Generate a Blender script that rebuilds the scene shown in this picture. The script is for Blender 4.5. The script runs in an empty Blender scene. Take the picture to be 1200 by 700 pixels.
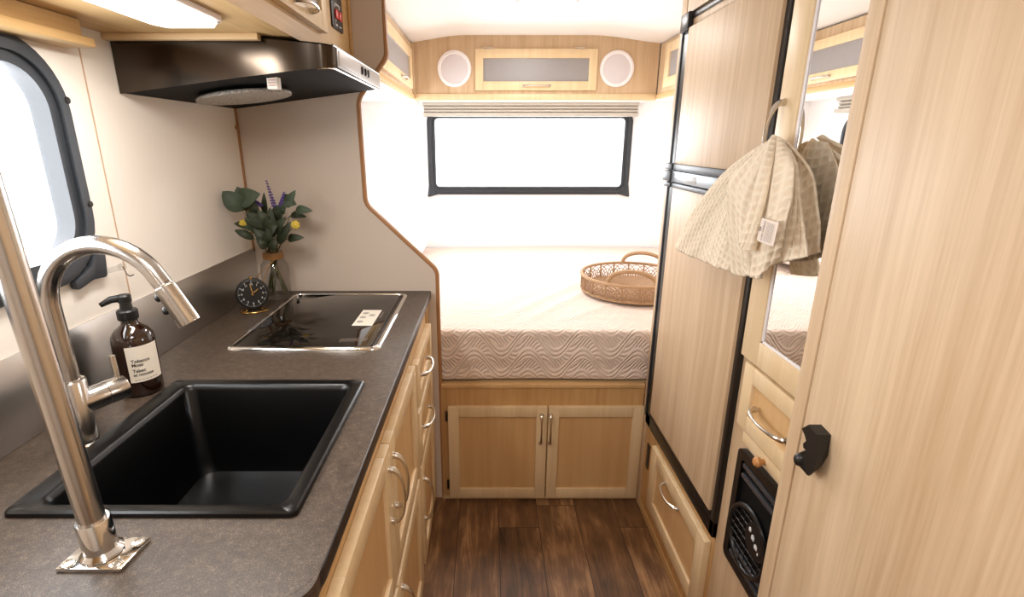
import bpy, bmesh, math, random
from mathutils import Vector, Matrix
random.seed(7)
PI = math.pi
scn = bpy.context.scene
COL = scn.collection
WL = {}                      # world location of every object made here

# ------------------------------------------------------------------ helpers
class MB:
    def __init__(s): s.bm = bmesh.new()
    def _add(s, b):
        me = bpy.data.meshes.new('tmp'); b.to_mesh(me); b.free()
        s.bm.from_mesh(me); bpy.data.meshes.remove(me)
    def box(s, x0, x1, y0, y1, z0, z1, bev=0.0, seg=2):
        x0, x1 = sorted((x0, x1)); y0, y1 = sorted((y0, y1)); z0, z1 = sorted((z0, z1))
        b = bmesh.new()
        bmesh.ops.create_cube(b, size=1.0)
        for v in b.verts:
            v.co = Vector(((x0+x1)/2+v.co.x*(x1-x0), (y0+y1)/2+v.co.y*(y1-y0), (z0+z1)/2+v.co.z*(z1-z0)))
        if bev > 0:
            bev = min(bev, .45*min(x1-x0, y1-y0, z1-z0))
            bmesh.ops.bevel(b, geom=b.edges[:], offset=bev, segments=seg, profile=.5, affect='EDGES')
        s._add(b); return s
    def prism(s, poly, plane, a, c, bev=0.0, seg=2):
        b = bmesh.new()
        def P(u, v, n):
            return {'XY': (u, v, n), 'XZ': (u, n, v), 'YZ': (n, u, v)}[plane]
        A = [b.verts.new(P(u, v, a)) for u, v in poly]
        B = [b.verts.new(P(u, v, c)) for u, v in poly]
        b.faces.new(A); b.faces.new(B[::-1])
        n = len(poly)
        for i in range(n):
            b.faces.new((A[i], B[i], B[(i+1) % n], A[(i+1) % n]))
        bmesh.ops.recalc_face_normals(b, faces=b.faces[:])
        if bev > 0:
            ed = [e for e in b.edges if len(e.link_faces) == 2 and e.calc_face_angle(0) > .9]
            bmesh.ops.bevel(b, geom=ed, offset=bev, segments=seg, profile=.5, affect='EDGES')
        s._add(b); return s
    def ring(s, outer, inner, plane, a, c):
        """a flat ring between two outlines of the same point count"""
        b = bmesh.new()
        def P(u, v, n):
            return {'XY': (u, v, n), 'XZ': (u, n, v), 'YZ': (n, u, v)}[plane]
        L = [[b.verts.new(P(u, v, n)) for u, v in o] for o, n in ((outer, a), (outer, c), (inner, c), (inner, a))]
        m = len(outer)
        for k in range(4):
            p, q = L[k], L[(k+1) % 4]
            for i in range(m):
                b.faces.new((p[i], p[(i+1) % m], q[(i+1) % m], q[i]))
        bmesh.ops.recalc_face_normals(b, faces=b.faces[:])
        s._add(b); return s
    def grid(s, P, cu=False, cv=False, uv=None):
        b = bmesh.new()
        nu, nv = len(P), len(P[0])
        V = [[b.verts.new(p) for p in row] for row in P]
        lay = b.loops.layers.uv.new('UVMap') if uv else None
        for i in range(nu if cu else nu-1):
            for j in range(nv if cv else nv-1):
                ids = ((i, j), ((i+1) % nu, j), ((i+1) % nu, (j+1) % nv), (i, (j+1) % nv))
                try: f = b.faces.new([V[p][q] for p, q in ids])
                except ValueError: continue
                if lay:
                    for lp, (p, q) in zip(f.loops, ids): lp[lay].uv = uv[p][q]
        s._add(b); return s
    def tube(s, pts, r, seg=10, closed=False, caps=True):
        pts = [Vector(p) for p in pts]; n = len(pts)
        R = r if isinstance(r, (list, tuple)) else [r]*n
        T = []
        for i in range(n):
            a = pts[(i-1) % n] if (closed or i > 0) else pts[0]
            c = pts[(i+1) % n] if (closed or i < n-1) else pts[-1]
            T.append((c-a).normalized())
        up = Vector((0, 0, 1)) if abs(T[0].z) < .9 else Vector((1, 0, 0))
        nrm = (up - T[0]*up.dot(T[0])).normalized()
        rows = []
        for i in range(n):
            nrm = (nrm - T[i]*nrm.dot(T[i]))
            nrm = nrm.normalized() if nrm.length > 1e-6 else T[i].orthogonal().normalized()
            bn = T[i].cross(nrm)
            rows.append([pts[i] + (nrm*math.cos(2*PI*k/seg) + bn*math.sin(2*PI*k/seg))*R[i] for k in range(seg)])
        b = bmesh.new()
        V = [[b.verts.new(p) for p in row] for row in rows]
        for i in range(n if closed else n-1):
            for k in range(seg):
                b.faces.new((V[i][k], V[(i+1) % n][k], V[(i+1) % n][(k+1) % seg], V[i][(k+1) % seg]))
        if caps and not closed:
            b.faces.new(V[0][::-1]); b.faces.new(V[-1])
        bmesh.ops.recalc_face_normals(b, faces=b.faces[:])
        s._add(b); return s
    def lathe(s, prof, c=(0, 0, 0), axis=(0, 0, 1), seg=32, sx=1.0):
        q = Vector((0, 0, 1)).rotation_difference(Vector(axis).normalized()).to_matrix()
        b = bmesh.new(); c = Vector(c); rows = []
        for r, h in prof:
            if r <= 1e-6: rows.append([b.verts.new(c + q @ Vector((0, 0, h)))])
            else: rows.append([b.verts.new(c + q @ Vector((r*sx*math.cos(2*PI*k/seg), r*math.sin(2*PI*k/seg), h))) for k in range(seg)])
        for A, B in zip(rows, rows[1:]):
            for k in range(seg):
                k2 = (k+1) % seg
                if len(A) == 1 and len(B) == 1: continue
                if len(A) == 1: b.faces.new((A[0], B[k], B[k2]))
                elif len(B) == 1: b.faces.new((A[k], B[0], A[k2]))
                else: b.faces.new((A[k], B[k], B[k2], A[k2]))
        for row, fl in ((rows[0], True), (rows[-1], False)):
            if len(row) > 1: b.faces.new(row if fl else row[::-1])
        bmesh.ops.recalc_face_normals(b, faces=b.faces[:])
        s._add(b); return s
    def ball(s, c, r, sc=(1, 1, 1), sub=2):
        b = bmesh.new(); bmesh.ops.create_icosphere(b, subdivisions=sub, radius=r)
        for v in b.verts: v.co = Vector((v.co.x*sc[0]+c[0], v.co.y*sc[1]+c[1], v.co.z*sc[2]+c[2]))
        s._add(b); return s
    def text(s, body, size, fn, depth=0.0):
        """letters laid flat in (u, v), sent through fn(u, v) to their place"""
        cu = bpy.data.curves.new('t', 'FONT'); cu.body = body; cu.size = size; cu.resolution_u = 3; cu.offset = size*.025
        o = bpy.data.objects.new('t', cu); COL.objects.link(o)
        dg = bpy.context.evaluated_depsgraph_get()
        me = bpy.data.meshes.new_from_object(o.evaluated_get(dg))
        for v in me.vertices: v.co = Vector(fn(v.co.x, v.co.y))
        s.bm.from_mesh(me)
        bpy.data.meshes.remove(me); bpy.data.objects.remove(o); bpy.data.curves.remove(cu)
        return s
    def xform(s, M):
        for v in s.bm.verts: v.co = M @ v.co
        return s
    def build(s, name, mat, parent=None, origin=None, smooth=35):
        if parent is not None: o0 = WL[parent]
        elif origin is not None: o0 = Vector(origin)
        else:
            xs = [v.co for v in s.bm.verts]
            o0 = Vector(((min(p.x for p in xs)+max(p.x for p in xs))/2, (min(p.y for p in xs)+max(p.y for p in xs))/2, min(p.z for p in xs)))
        for v in s.bm.verts: v.co -= o0
        me = bpy.data.meshes.new(name); s.bm.to_mesh(me); s.bm.free()
        if smooth:
            for p in me.polygons: p.use_smooth = True
            me.set_sharp_from_angle(angle=math.radians(smooth))
        me.materials.append(mat)
        o = bpy.data.objects.new(name, me); COL.objects.link(o)
        if parent is not None: o.parent = parent
        else: o.location = o0
        WL[o] = o0.copy()
        return o

def tag(o, label=None, cat=None, group=None, kind=None):
    if label: o['label'] = label
    if cat: o['category'] = cat
    if group: o['group'] = group
    if kind: o['kind'] = kind
    return o
def thing(name, loc, label, cat, group=None, kind=None):
    o = bpy.data.objects.new(name, None); COL.objects.link(o); o.location = loc
    o.empty_display_size = .05
    WL[o] = Vector(loc)
    return tag(o, label, cat, group, kind)
def fillet(poly, rad, n=6):
    out = []; m = len(poly)
    R = rad if isinstance(rad, (list, tuple)) else [rad]*m
    for i in range(m):
        p = Vector(poly[i]); a = Vector(poly[i-1]); c = Vector(poly[(i+1) % m]); r = R[i]
        if r <= 0: out.append(tuple(p)); continue
        d1 = (a-p).normalized(); d2 = (c-p).normalized()
        ang = d1.angle(d2); t = min(r/math.tan(ang/2), .49*(a-p).length, .49*(c-p).length)
        r = t*math.tan(ang/2); ctr = p + (d1+d2).normalized()*(r/math.sin(ang/2))
        s0 = p+d1*t-ctr; s1 = p+d2*t-ctr
        a0 = math.atan2(s0.y, s0.x); da = math.atan2(s1.y, s1.x)-a0
        while da > PI: da -= 2*PI
        while da < -PI: da += 2*PI
        for k in range(n+1): out.append((ctr.x+r*math.cos(a0+da*k/n), ctr.y+r*math.sin(a0+da*k/n)))
    return out
def rrect(u0, u1, v0, v1, r, n=6):
    return fillet([(u0, v0), (u1, v0), (u1, v1), (u0, v1)], r, n)

# ------------------------------------------------------------------ materials
def srgb(r, g, b):
    f = lambda c: (c/255/12.92) if c/255 <= .04045 else ((c/255+.055)/1.055)**2.4
    return (f(r), f(g), f(b), 1)
def newmat(name):
    m = bpy.data.materials.new(name); m.use_nodes = True
    nt = m.node_tree; return m, nt, nt.nodes['Principled BSDF']
def N(nt, t, **k):
    n = nt.nodes.new(t)
    for a, b in k.items():
        if a in n.inputs.keys() if isinstance(a, str) else False: n.inputs[a].default_value = b
        else: setattr(n, a, b)
    return n
def plain(name, col, rough=.5, metal=0.0, spec=.5, bump=0.0, bscale=200, var=0.0, coat=0.0):
    m, nt, b = newmat(name)
    b.inputs['Base Color'].default_value = col
    b.inputs['Roughness'].default_value = rough
    b.inputs['Metallic'].default_value = metal
    b.inputs['Specular IOR Level'].default_value = spec
    b.inputs['Coat Weight'].default_value = coat
    tc = N(nt, 'ShaderNodeTexCoord'); ns = N(nt, 'ShaderNodeTexNoise'); ns.inputs['Scale'].default_value = bscale
    ns.inputs['Detail'].default_value = 3
    nt.links.new(tc.outputs['Object'], ns.inputs['Vector'])
    if var:
        mx = N(nt, 'ShaderNodeMixRGB', blend_type='MULTIPLY'); mx.inputs[0].default_value = 1
        rp = N(nt, 'ShaderNodeValToRGB'); rp.color_ramp.elements[0].color = (1-var,)*3+(1,); rp.color_ramp.elements[1].color = (1, 1, 1, 1)
        rp.color_ramp.elements[0].position = .3; rp.color_ramp.elements[1].position = .7
        nt.links.new(ns.outputs['Fac'], rp.inputs[0]); mx.inputs[1].default_value = col
        nt.links.new(rp.outputs[0], mx.inputs[2]); nt.links.new(mx.outputs[0], b.inputs['Base Color'])
    if bump:
        bp = N(nt, 'ShaderNodeBump'); bp.inputs['Strength'].default_value = bump; bp.inputs['Distance'].default_value = .002
        nt.links.new(ns.outputs['Fac'], bp.inputs['Height']); nt.links.new(bp.outputs[0], b.inputs['Normal'])
    return m
def wood(name, light, dark, grain='Z', rough=.42, fine=1.0, contrast=1.0, spec=.4):
    m, nt, b = newmat(name)
    tc = N(nt, 'ShaderNodeTexCoord'); mp = N(nt, 'ShaderNodeMapping')
    sc = {'Z': (1, 1, .035), 'Y': (1, .035, 1), 'X': (.035, 1, 1)}[grain]
    mp.inputs['Scale'].default_value = sc
    nt.links.new(tc.outputs['Object'], mp.inputs['Vector'])
    n1 = N(nt, 'ShaderNodeTexNoise'); n1.inputs['Scale'].default_value = 55*fine; n1.inputs['Detail'].default_value = 5; n1.inputs['Roughness'].default_value = .65
    n2 = N(nt, 'ShaderNodeTexNoise'); n2.inputs['Scale'].default_value = 14*fine; n2.inputs['Detail'].default_value = 3
    n3 = N(nt, 'ShaderNodeTexNoise'); n3.inputs['Scale'].default_value = 260*fine; n3.inputs['Detail'].default_value = 2
    for n in (n1, n2, n3): nt.links.new(mp.outputs[0], n.inputs['Vector'])
    a1 = N(nt, 'ShaderNodeMath', operation='MULTIPLY_ADD'); a1.inputs[1].default_value = .55
    a2 = N(nt, 'ShaderNodeMath', operation='MULTIPLY_ADD'); a2.inputs[1].default_value = .3
    a3 = N(nt, 'ShaderNodeMath', operation='MULTIPLY'); a3.inputs[1].default_value = .2
    nt.links.new(n3.outputs['Fac'], a3.inputs[0])
    nt.links.new(n2.outputs['Fac'], a2.inputs[0]); nt.links.new(a3.outputs[0], a2.inputs[2])
    nt.links.new(n1.outputs['Fac'], a1.inputs[0]); nt.links.new(a2.outputs[0], a1.inputs[2])
    rp = N(nt, 'ShaderNodeValToRGB'); w = .15/contrast
    rp.color_ramp.elements[0].position = .525-w; rp.color_ramp.elements[0].color = dark
    rp.color_ramp.elements[1].position = .525+w; rp.color_ramp.elements[1].color = light
    nt.links.new(a1.outputs[0], rp.inputs[0]); nt.links.new(rp.outputs[0], b.inputs['Base Color'])
    b.inputs['Roughness'].default_value = rough; b.inputs['Specular IOR Level'].default_value = spec
    bp = N(nt, 'ShaderNodeBump'); bp.inputs['Strength'].default_value = .06; bp.inputs['Distance'].default_value = .001
    nt.links.new(n1.outputs['Fac'], bp.inputs['Height']); nt.links.new(bp.outputs[0], b.inputs['Normal'])
    return m
def emis(name, col, st):
    m, nt, b = newmat(name)
    b.inputs['Base Color'].default_value = col
    b.inputs['Emission Color'].default_value = col; b.inputs['Emission Strength'].default_value = st
    return m
def glassm(name, col=(1, 1, 1, 1), tint=.9, gl=.08):
    m, nt, b = newmat(name)
    nt.nodes.remove(b)
    out = nt.nodes['Material Output']
    tr = N(nt, 'ShaderNodeBsdfTransparent'); tr.inputs[0].default_value = (col[0]*tint, col[1]*tint, col[2]*tint, 1)
    g = N(nt, 'ShaderNodeBsdfGlossy'); g.inputs['Roughness'].default_value = .03
    lw = N(nt, 'ShaderNodeLayerWeight'); lw.inputs[0].default_value = .5
    fr = math2(nt, 'ADD', math2(nt, 'MULTIPLY', math2(nt, 'POWER', lw.outputs['Facing'], 4.0), .5), gl*.5)
    mx = N(nt, 'ShaderNodeMixShader')
    nt.links.new(fr, mx.inputs[0]); nt.links.new(tr.outputs[0], mx.inputs[1]); nt.links.new(g.outputs[0], mx.inputs[2])
    nt.links.new(mx.outputs[0], out.inputs[0]); return m
def math2(nt, op, a, b=None):
    n = N(nt, 'ShaderNodeMath', operation=op)
    for i, x in enumerate((a, b)):
        if x is None: continue
        if isinstance(x, (int, float)): n.inputs[i].default_value = x
        else: nt.links.new(x, n.inputs[i])
    return n.outputs[0]

OAK = wood('oak_laminate', srgb(216, 191, 159), srgb(188, 158, 123), 'Z', .48, .8, 1.0)
OAKX = wood('oak_laminate_cross', srgb(216, 187, 144), srgb(188, 156, 110), 'X', .45, .8)
OAKZ = wood('oak_panel_warm', srgb(209, 170, 117), srgb(184, 141, 90), 'Z', .45, .8)
OAKY = wood('oak_along_aisle', srgb(212, 179, 130), srgb(188, 152, 100), 'Y', .45, .8)
MAPLE = wood('maple_frame', srgb(233, 210, 172), srgb(217, 189, 146), 'Z', .38, .7, .8)
MAPLEP = wood('maple_panel', srgb(220, 183, 133), srgb(200, 160, 109), 'Z', .42, .5, .7)
EDGE = plain('brown_edge_band', srgb(164, 118, 76), .45)
BEIGE = plain('beige_wallboard', srgb(212, 198, 184), .6, bump=.05, bscale=400, var=.03)
CREAM = plain('cream_wallboard', srgb(238, 231, 222), .6, bump=.05, bscale=400, var=.02)
WHITE = plain('white_wallboard', srgb(250, 249, 249), .6, bump=.03, bscale=300)
CEIL = plain('ceiling_white', srgb(242, 241, 238), .7, bump=.03, bscale=250)
BLK = plain('black_plastic', srgb(24, 23, 23), .4, bump=.02)
BLKM = plain('black_satin_trim', srgb(20, 19, 19), .35)
GREYF = plain('charcoal_window_frame', srgb(48, 52, 58), .42, bump=.04, bscale=300)
CHROME = plain('polished_chrome', (.82, .80, .77, 1), .09, 1.0)
NICKEL = plain('brushed_nickel', (.66, .62, .56, 1), .24, 1.0)
FAUC = plain('brushed_steel_faucet', (.62, .58, .54, 1), .22, 1.0)
SCREW = plain('dark_screw', srgb(60, 55, 50), .4, .8)
GREYP = plain('grey_frosted_panel', srgb(150, 146, 146), .35, var=.03, bscale=30)
SILV = plain('silver_panel', srgb(168, 166, 164), .35, .3)
WPLAS = plain('white_plastic', srgb(238, 234, 236), .45)
WPLAS2 = plain('speaker_mesh', srgb(216, 210, 214), .6, bump=.3, bscale=900)
RED = plain('red_rocker', srgb(214, 52, 44), .35)
LENS = emis('lamp_lens', (1, .95, .87, 1), 5.0)
LENSW = emis('lamp_lens_cool', (1, .97, .93, 1), 4.0)
PANE = glassm('window_glass', tint=.96)
VGL = glassm('clear_glass', tint=.93)
MIRR = plain('mirror_silver', (.93, .93, .92, 1), .003, 1.0)
BGLASS = plain('black_cooktop_glass', srgb(20, 15, 12), .035, 0, .9)
HOODM = plain('black_enamel_hood', (.075, .06, .048, 1), .2, 1.0)
HOODU = plain('matt_black_under', srgb(8, 8, 8), .7, 0, .2)
PAPER = plain('paper_label', srgb(236, 228, 214), .6)
INK = plain('printed_ink', srgb(46, 40, 38), .6)
INKW = plain('white_print', srgb(220, 220, 220), .5)
BROWNG = plain('amber_bottle', srgb(34, 15, 6), .07, 0, .6, coat=.6)
GOLD = plain('gold_wire', srgb(206, 166, 96), .22, 1.0)
TWINE = plain('jute_twine', srgb(176, 130, 78), .8, bump=.6, bscale=600, var=.3)
WICK = plain('wicker_brown', srgb(196, 160, 122), .7, bump=.6, bscale=500, var=.35)
WICK2 = plain('seagrass_thin', srgb(186, 152, 120), .75, bump=.5, bscale=400, var=.35)
LEAF = plain('leaf_green', srgb(50, 60, 38), .55, var=.35, bscale=60)
LEAF2 = plain('leaf_grey_green', srgb(70, 84, 64), .6, var=.25, bscale=60)
STEMM = plain('stem_green', srgb(72, 70, 34), .6)
LAV = plain('lavender_purple', srgb(104, 80, 156), .7, var=.4, bscale=200)
YEL = plain('yellow_petal', srgb(214, 186, 70), .6, var=.2, bscale=150)
PILLOW = plain('white_pillowcase', srgb(244, 241, 238), .8, bump=.1, bscale=300)
SHADE = plain('pleated_shade_cloth', srgb(190, 182, 170), .8)
CORK = plain('orange_wood_knob', srgb(200, 142, 84), .45, var=.15, bscale=40)
SPECK = plain('grease_filter_mesh', srgb(214, 206, 196), .6, 0, bump=1.0, bscale=260, var=.75)
STEEL = plain('steel_backsplash', (.66, .645, .62, 1), .3, 1.0)
def brushed(m, sc):
    nt = m.node_tree; b = nt.nodes['Principled BSDF']
    tc = N(nt, 'ShaderNodeTexCoord'); mp = N(nt, 'ShaderNodeMapping'); mp.inputs['Scale'].default_value = sc
    ns = N(nt, 'ShaderNodeTexNoise'); ns.inputs['Scale'].default_value = 30; ns.inputs['Detail'].default_value = 4
    nt.links.new(tc.outputs['Object'], mp.inputs[0]); nt.links.new(mp.outputs[0], ns.inputs['Vector'])
    bp = N(nt, 'ShaderNodeBump'); bp.inputs['Strength'].default_value = .12; bp.inputs['Distance'].default_value = .002
    nt.links.new(ns.outputs['Fac'], bp.inputs['Height']); nt.links.new(bp.outputs[0], b.inputs['Normal'])
brushed(STEEL, (1, .4, 1))

# counter: brown stone-look laminate
def counter_mat():
    m, nt, b = newmat('dark_speckled_laminate')
    tc = N(nt, 'ShaderNodeTexCoord')
    n1 = N(nt, 'ShaderNodeTexNoise'); n1.inputs['Scale'].default_value = 650; n1.inputs['Detail'].default_value = 4; n1.inputs['Roughness'].default_value = .75
    n2 = N(nt, 'ShaderNodeTexNoise'); n2.inputs['Scale'].default_value = 90; n2.inputs['Detail'].default_value = 4; n2.inputs['Roughness'].default_value = .7
    for n in (n1, n2): nt.links.new(tc.outputs['Object'], n.inputs['Vector'])
    s = math2(nt, 'ADD', math2(nt, 'MULTIPLY', n1.outputs['Fac'], .7), math2(nt, 'MULTIPLY', n2.outputs['Fac'], .3))
    rp = N(nt, 'ShaderNodeValToRGB')
    e = rp.color_ramp.elements
    e[0].position = .36; e[0].color = srgb(40, 33, 28); e[1].position = .72; e[1].color = srgb(150, 130, 110)
    k = e.new(.52); k.color = srgb(72, 59, 49)
    nt.links.new(s, rp.inputs[0]); nt.links.new(rp.outputs[0], b.inputs['Base Color'])
    b.inputs['Roughness'].default_value = .42
    bp = N(nt, 'ShaderNodeBump'); bp.inputs['Strength'].default_value = .12; bp.inputs['Distance'].default_value = .001
    nt.links.new(s, bp.inputs['Height']); nt.links.new(bp.outputs[0], b.inputs['Normal'])
    return m
COUNTER = counter_mat()
CEDGE = plain('black_counter_edge', srgb(38, 34, 33), .35)
SINKM = plain('black_granite_sink', srgb(5, 5, 6), .28, 0, .45, bump=.08, bscale=900)

def floor_mat():
    m, nt, b = newmat('dark_plank_floor')
    tc = N(nt, 'ShaderNodeTexCoord'); sp = N(nt, 'ShaderNodeSeparateXYZ'); nt.links.new(tc.outputs['Object'], sp.inputs[0])
    u = math2(nt, 'DIVIDE', math2(nt, 'ADD', sp.outputs[0], 10*.156-.008), .156)
    row = math2(nt, 'FLOOR', u); fu = math2(nt, 'FRACT', u)
    wn = N(nt, 'ShaderNodeTexWhiteNoise', noise_dimensions='1D'); nt.links.new(row, wn.inputs['W'])
    v = math2(nt, 'ADD', math2(nt, 'DIVIDE', sp.outputs[1], 1.2), math2(nt, 'MULTIPLY', wn.outputs['Value'], 5.0))
    colm = math2(nt, 'FLOOR', v); fv = math2(nt, 'FRACT', v)
    cb = N(nt, 'ShaderNodeCombineXYZ'); nt.links.new(row, cb.inputs[0]); nt.links.new(colm, cb.inputs[1])
    wn2 = N(nt, 'ShaderNodeTexWhiteNoise', noise_dimensions='2D'); nt.links.new(cb.outputs[0], wn2.inputs['Vector'])
    cb2 = N(nt, 'ShaderNodeCombineXYZ')
    nt.links.new(sp.outputs[0], cb2.inputs[0]); nt.links.new(math2(nt, 'MULTIPLY', sp.outputs[1], .09), cb2.inputs[1])
    nt.links.new(math2(nt, 'MULTIPLY', wn2.outputs['Value'], 9.0), cb2.inputs[2])
    g1 = N(nt, 'ShaderNodeTexNoise'); g1.inputs['Scale'].default_value = 34; g1.inputs['Detail'].default_value = 6; g1.inputs['Roughness'].default_value = .7; g1.inputs['Distortion'].default_value = 1.6
    nt.links.new(cb2.outputs[0], g1.inputs['Vector'])
    g2 = N(nt, 'ShaderNodeTexNoise'); g2.inputs['Scale'].default_value = 13; g2.inputs['Detail'].default_value = 4
    cb3 = N(nt, 'ShaderNodeCombineXYZ'); nt.links.new(sp.outputs[0], cb3.inputs[0]); nt.links.new(math2(nt, 'MULTIPLY', sp.outputs[1], .5), cb3.inputs[1])
    nt.links.new(math2(nt, 'MULTIPLY', wn2.outputs['Value'], 5.0), cb3.inputs[2])
    nt.links.new(cb3.outputs[0], g2.inputs['Vector'])
    s = math2(nt, 'ADD', math2(nt, 'MULTIPLY', g1.outputs['Fac'], .55), math2(nt, 'MULTIPLY', g2.outputs['Fac'], .45))
    s = math2(nt, 'ADD', s, math2(nt, 'MULTIPLY', math2(nt, 'SUBTRACT', wn2.outputs['Value'], .5), .12))
    rp = N(nt, 'ShaderNodeValToRGB'); e = rp.color_ramp.elements
    e[0].position = .3; e[0].color = srgb(58, 41, 28); e[1].position = .70; e[1].color = srgb(188, 146, 103)
    k = e.new(.5); k.color = srgb(118, 84, 54)
    nt.links.new(s, rp.inputs[0])
    du = math2(nt, 'MINIMUM', fu, math2(nt, 'SUBTRACT', 1.0, fu))
    dv = math2(nt, 'MULTIPLY', math2(nt, 'MINIMUM', fv, math2(nt, 'SUBTRACT', 1.0, fv)), 7.7)
    d = math2(nt, 'MINIMUM', du, dv)
    gap = math2(nt, 'LESS_THAN', d, .009)
    mx = N(nt, 'ShaderNodeMixRGB'); nt.links.new(gap, mx.inputs[0]); nt.links.new(rp.outputs[0], mx.inputs[1]); mx.inputs[2].default_value = srgb(44, 30, 22)
    nt.links.new(mx.outputs[0], b.inputs['Base Color']); b.inputs['Roughness'].default_value = .45
    bp = N(nt, 'ShaderNodeBump'); bp.inputs['Strength'].default_value = .25; bp.inputs['Distance'].default_value = .002
    nt.links.new(math2(nt, 'SUBTRACT', s, gap), bp.inputs['Height']); nt.links.new(bp.outputs[0], b.inputs['Normal'])
    return m
FLOOR = floor_mat()

def quilt_mat():
    m, nt, b = newmat('quilted_blush_cotton')
    uv = N(nt, 'ShaderNodeUVMap'); uv.uv_map = 'UVMap'
    sp = N(nt, 'ShaderNodeSeparateXYZ'); nt.links.new(uv.outputs[0], sp.inputs[0])
    x, y = sp.outputs[0], sp.outputs[1]
    lam, per, amp = .21, .092, .048
    def ph(sgn, off):
        sn = math2(nt, 'SINE', math2(nt, 'MULTIPLY', math2(nt, 'ADD', x, off), 2*PI/lam))
        return math2(nt, 'DIVIDE', math2(nt, 'ADD', y, math2(nt, 'MULTIPLY', sn, amp*sgn)), per)
    def lines(p):
        f = math2(nt, 'FRACT', math2(nt, 'MULTIPLY', p, 5.0))
        return math2(nt, 'POWER', math2(nt, 'SUBTRACT', 1.0, math2(nt, 'ABSOLUTE', math2(nt, 'SUBTRACT', math2(nt, 'MULTIPLY', f, 2.0), 1.0))), .5)
    p1, p2 = ph(1, 0), ph(-1, .052)
    band = math2(nt, 'GREATER_THAN', math2(nt, 'FRACT', p1), .45)
    h = N(nt, 'ShaderNodeMixRGB'); nt.links.new(band, h.inputs[0]); nt.links.new(lines(p2), h.inputs[1]); nt.links.new(lines(p1), h.inputs[2])
    bp = N(nt, 'ShaderNodeBump'); bp.inputs['Strength'].default_value = .7; bp.inputs['Distance'].default_value = .007
    nt.links.new(h.outputs[0], bp.inputs['Height']); nt.links.new(bp.outputs[0], b.inputs['Normal'])
    b.inputs['Base Color'].default_value = srgb(234, 216, 204); b.inputs['Roughness'].default_value = .85
    b.inputs['Specular IOR Level'].default_value = .15; b.inputs['Sheen Weight'].default_value = .1
    return m
QUILT = quilt_mat()

def waffle_mat():
    m, nt, b = newmat('cream_waffle_weave')
    uv = N(nt, 'ShaderNodeUVMap'); uv.uv_map = 'UVMap'
    sp = N(nt, 'ShaderNodeSeparateXYZ'); nt.links.new(uv.outputs[0], sp.inputs[0])
    k = PI/.018
    c = math2(nt, 'MULTIPLY', math2(nt, 'SINE', math2(nt, 'MULTIPLY', sp.outputs[0], k)), math2(nt, 'SINE', math2(nt, 'MULTIPLY', sp.outputs[1], k)))
    c = math2(nt, 'ABSOLUTE', c)
    ns = N(nt, 'ShaderNodeTexNoise'); ns.inputs['Scale'].default_value = 600; nt.links.new(uv.outputs[0], ns.inputs['Vector'])
    h = math2(nt, 'ADD', math2(nt, 'MULTIPLY', c, -1.0), math2(nt, 'MULTIPLY', ns.outputs['Fac'], .25))
    bp = N(nt, 'ShaderNodeBump'); bp.inputs['Strength'].default_value = .8; bp.inputs['Distance'].default_value = .0035
    nt.links.new(h, bp.inputs['Height']); nt.links.new(bp.outputs[0], b.inputs['Normal'])
    rp = N(nt, 'ShaderNodeValToRGB'); rp.color_ramp.elements[0].color = srgb(236, 222, 200); rp.color_ramp.elements[1].color = srgb(224, 206, 180)
    rp.color_ramp.elements[0].position = .35; rp.color_ramp.elements[1].position = 1.0
    nt.links.new(c, rp.inputs[0]); nt.links.new(rp.outputs[0], b.inputs['Base Color'])
    b.inputs['Roughness'].default_value = .9; b.inputs['Specular IOR Level'].default_value = .1
    return m
WAFFLE = waffle_mat()

# ------------------------------------------------------------------ room shell
XL, XR, YB, YD = -.84, 1.22, 3.515, 1.829     # left wall, right wall, back wall, divider
Y0 = -1.3
def struct(name, mb, mat, label=None):
    o = mb.build(name, mat); o['kind'] = 'structure'
    tag(o, label or 'part of the trailer interior shell', name.split('_')[0]); return o
struct('floor', MB().box(XL-.03, XR+.03, Y0, YB+.03, -.03, 0), FLOOR, 'dark brown wood plank floor running along the aisle')

def ceil_z(x):
    def f(t): t = max(0, min(1, t)); return t*t*(3-2*t)
    return 2.003 - .045*f((-.12-x)/.42) - .045*f((x-.58)/.48)
cz = [[(x, y, ceil_z(x)) for y in (Y0, YB+.03)] for x in [XL-.03+(XR-XL+.06)*i/60 for i in range(61)]]
mb = MB().grid(cz); mb.grid([[(p[0], p[1], p[2]+.03) for p in r] for r in cz])
struct('ceiling', mb, CEIL, 'white gently arched ceiling')

def wall_hole(axis, pos, thick, u0, u1, v0, v1, hole):
    mb = MB(); a, b_, c, d = hole
    for (p, q, r, s) in ((u0, a, v0, v1), (b_, u1, v0, v1), (a, b_, v0, c), (a, b_, d, v1)):
        if axis == 'X': mb.box(pos, pos+thick, p, q, r, s)
        else: mb.box(p, q, pos, pos+thick, r, s)
    return mb
W1 = (.28, 1.09, 1.152, 1.607)     # left window, outer frame (Y0, Y1, Z0, Z1)
W3 = (2.22, 3.13, 1.08, 1.575)      # side window by the bed
W2 = (-.393, .934, 1.092, 1.625)   # back window, outer frame (X0, X1, Z0, Z1)
mbw = wall_hole('X', XL-.03, .03, Y0, YD, 0, 2.05, (W1[0]+.045, W1[1]-.045, W1[2]+.045, W1[3]-.045))
struct('wall_left', mbw, CREAM, 'cream wallboard on the galley side')
struct('wall_side', wall_hole('X', XL-.03, .03, YD, YB, 0, 2.05, (W3[0]+.045, W3[1]-.045, W3[2]+.045, W3[3]-.045)), WHITE, 'white wallboard along the galley side of the bed')
struct('wall_back', wall_hole('Y', YB, .03, XL-.03, XR+.03, 0, 2.05, (W2[0]+.04, W2[1]-.04, W2[2]+.04, W2[3]-.04)), WHITE, 'white wallboard at the head of the bed')
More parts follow.
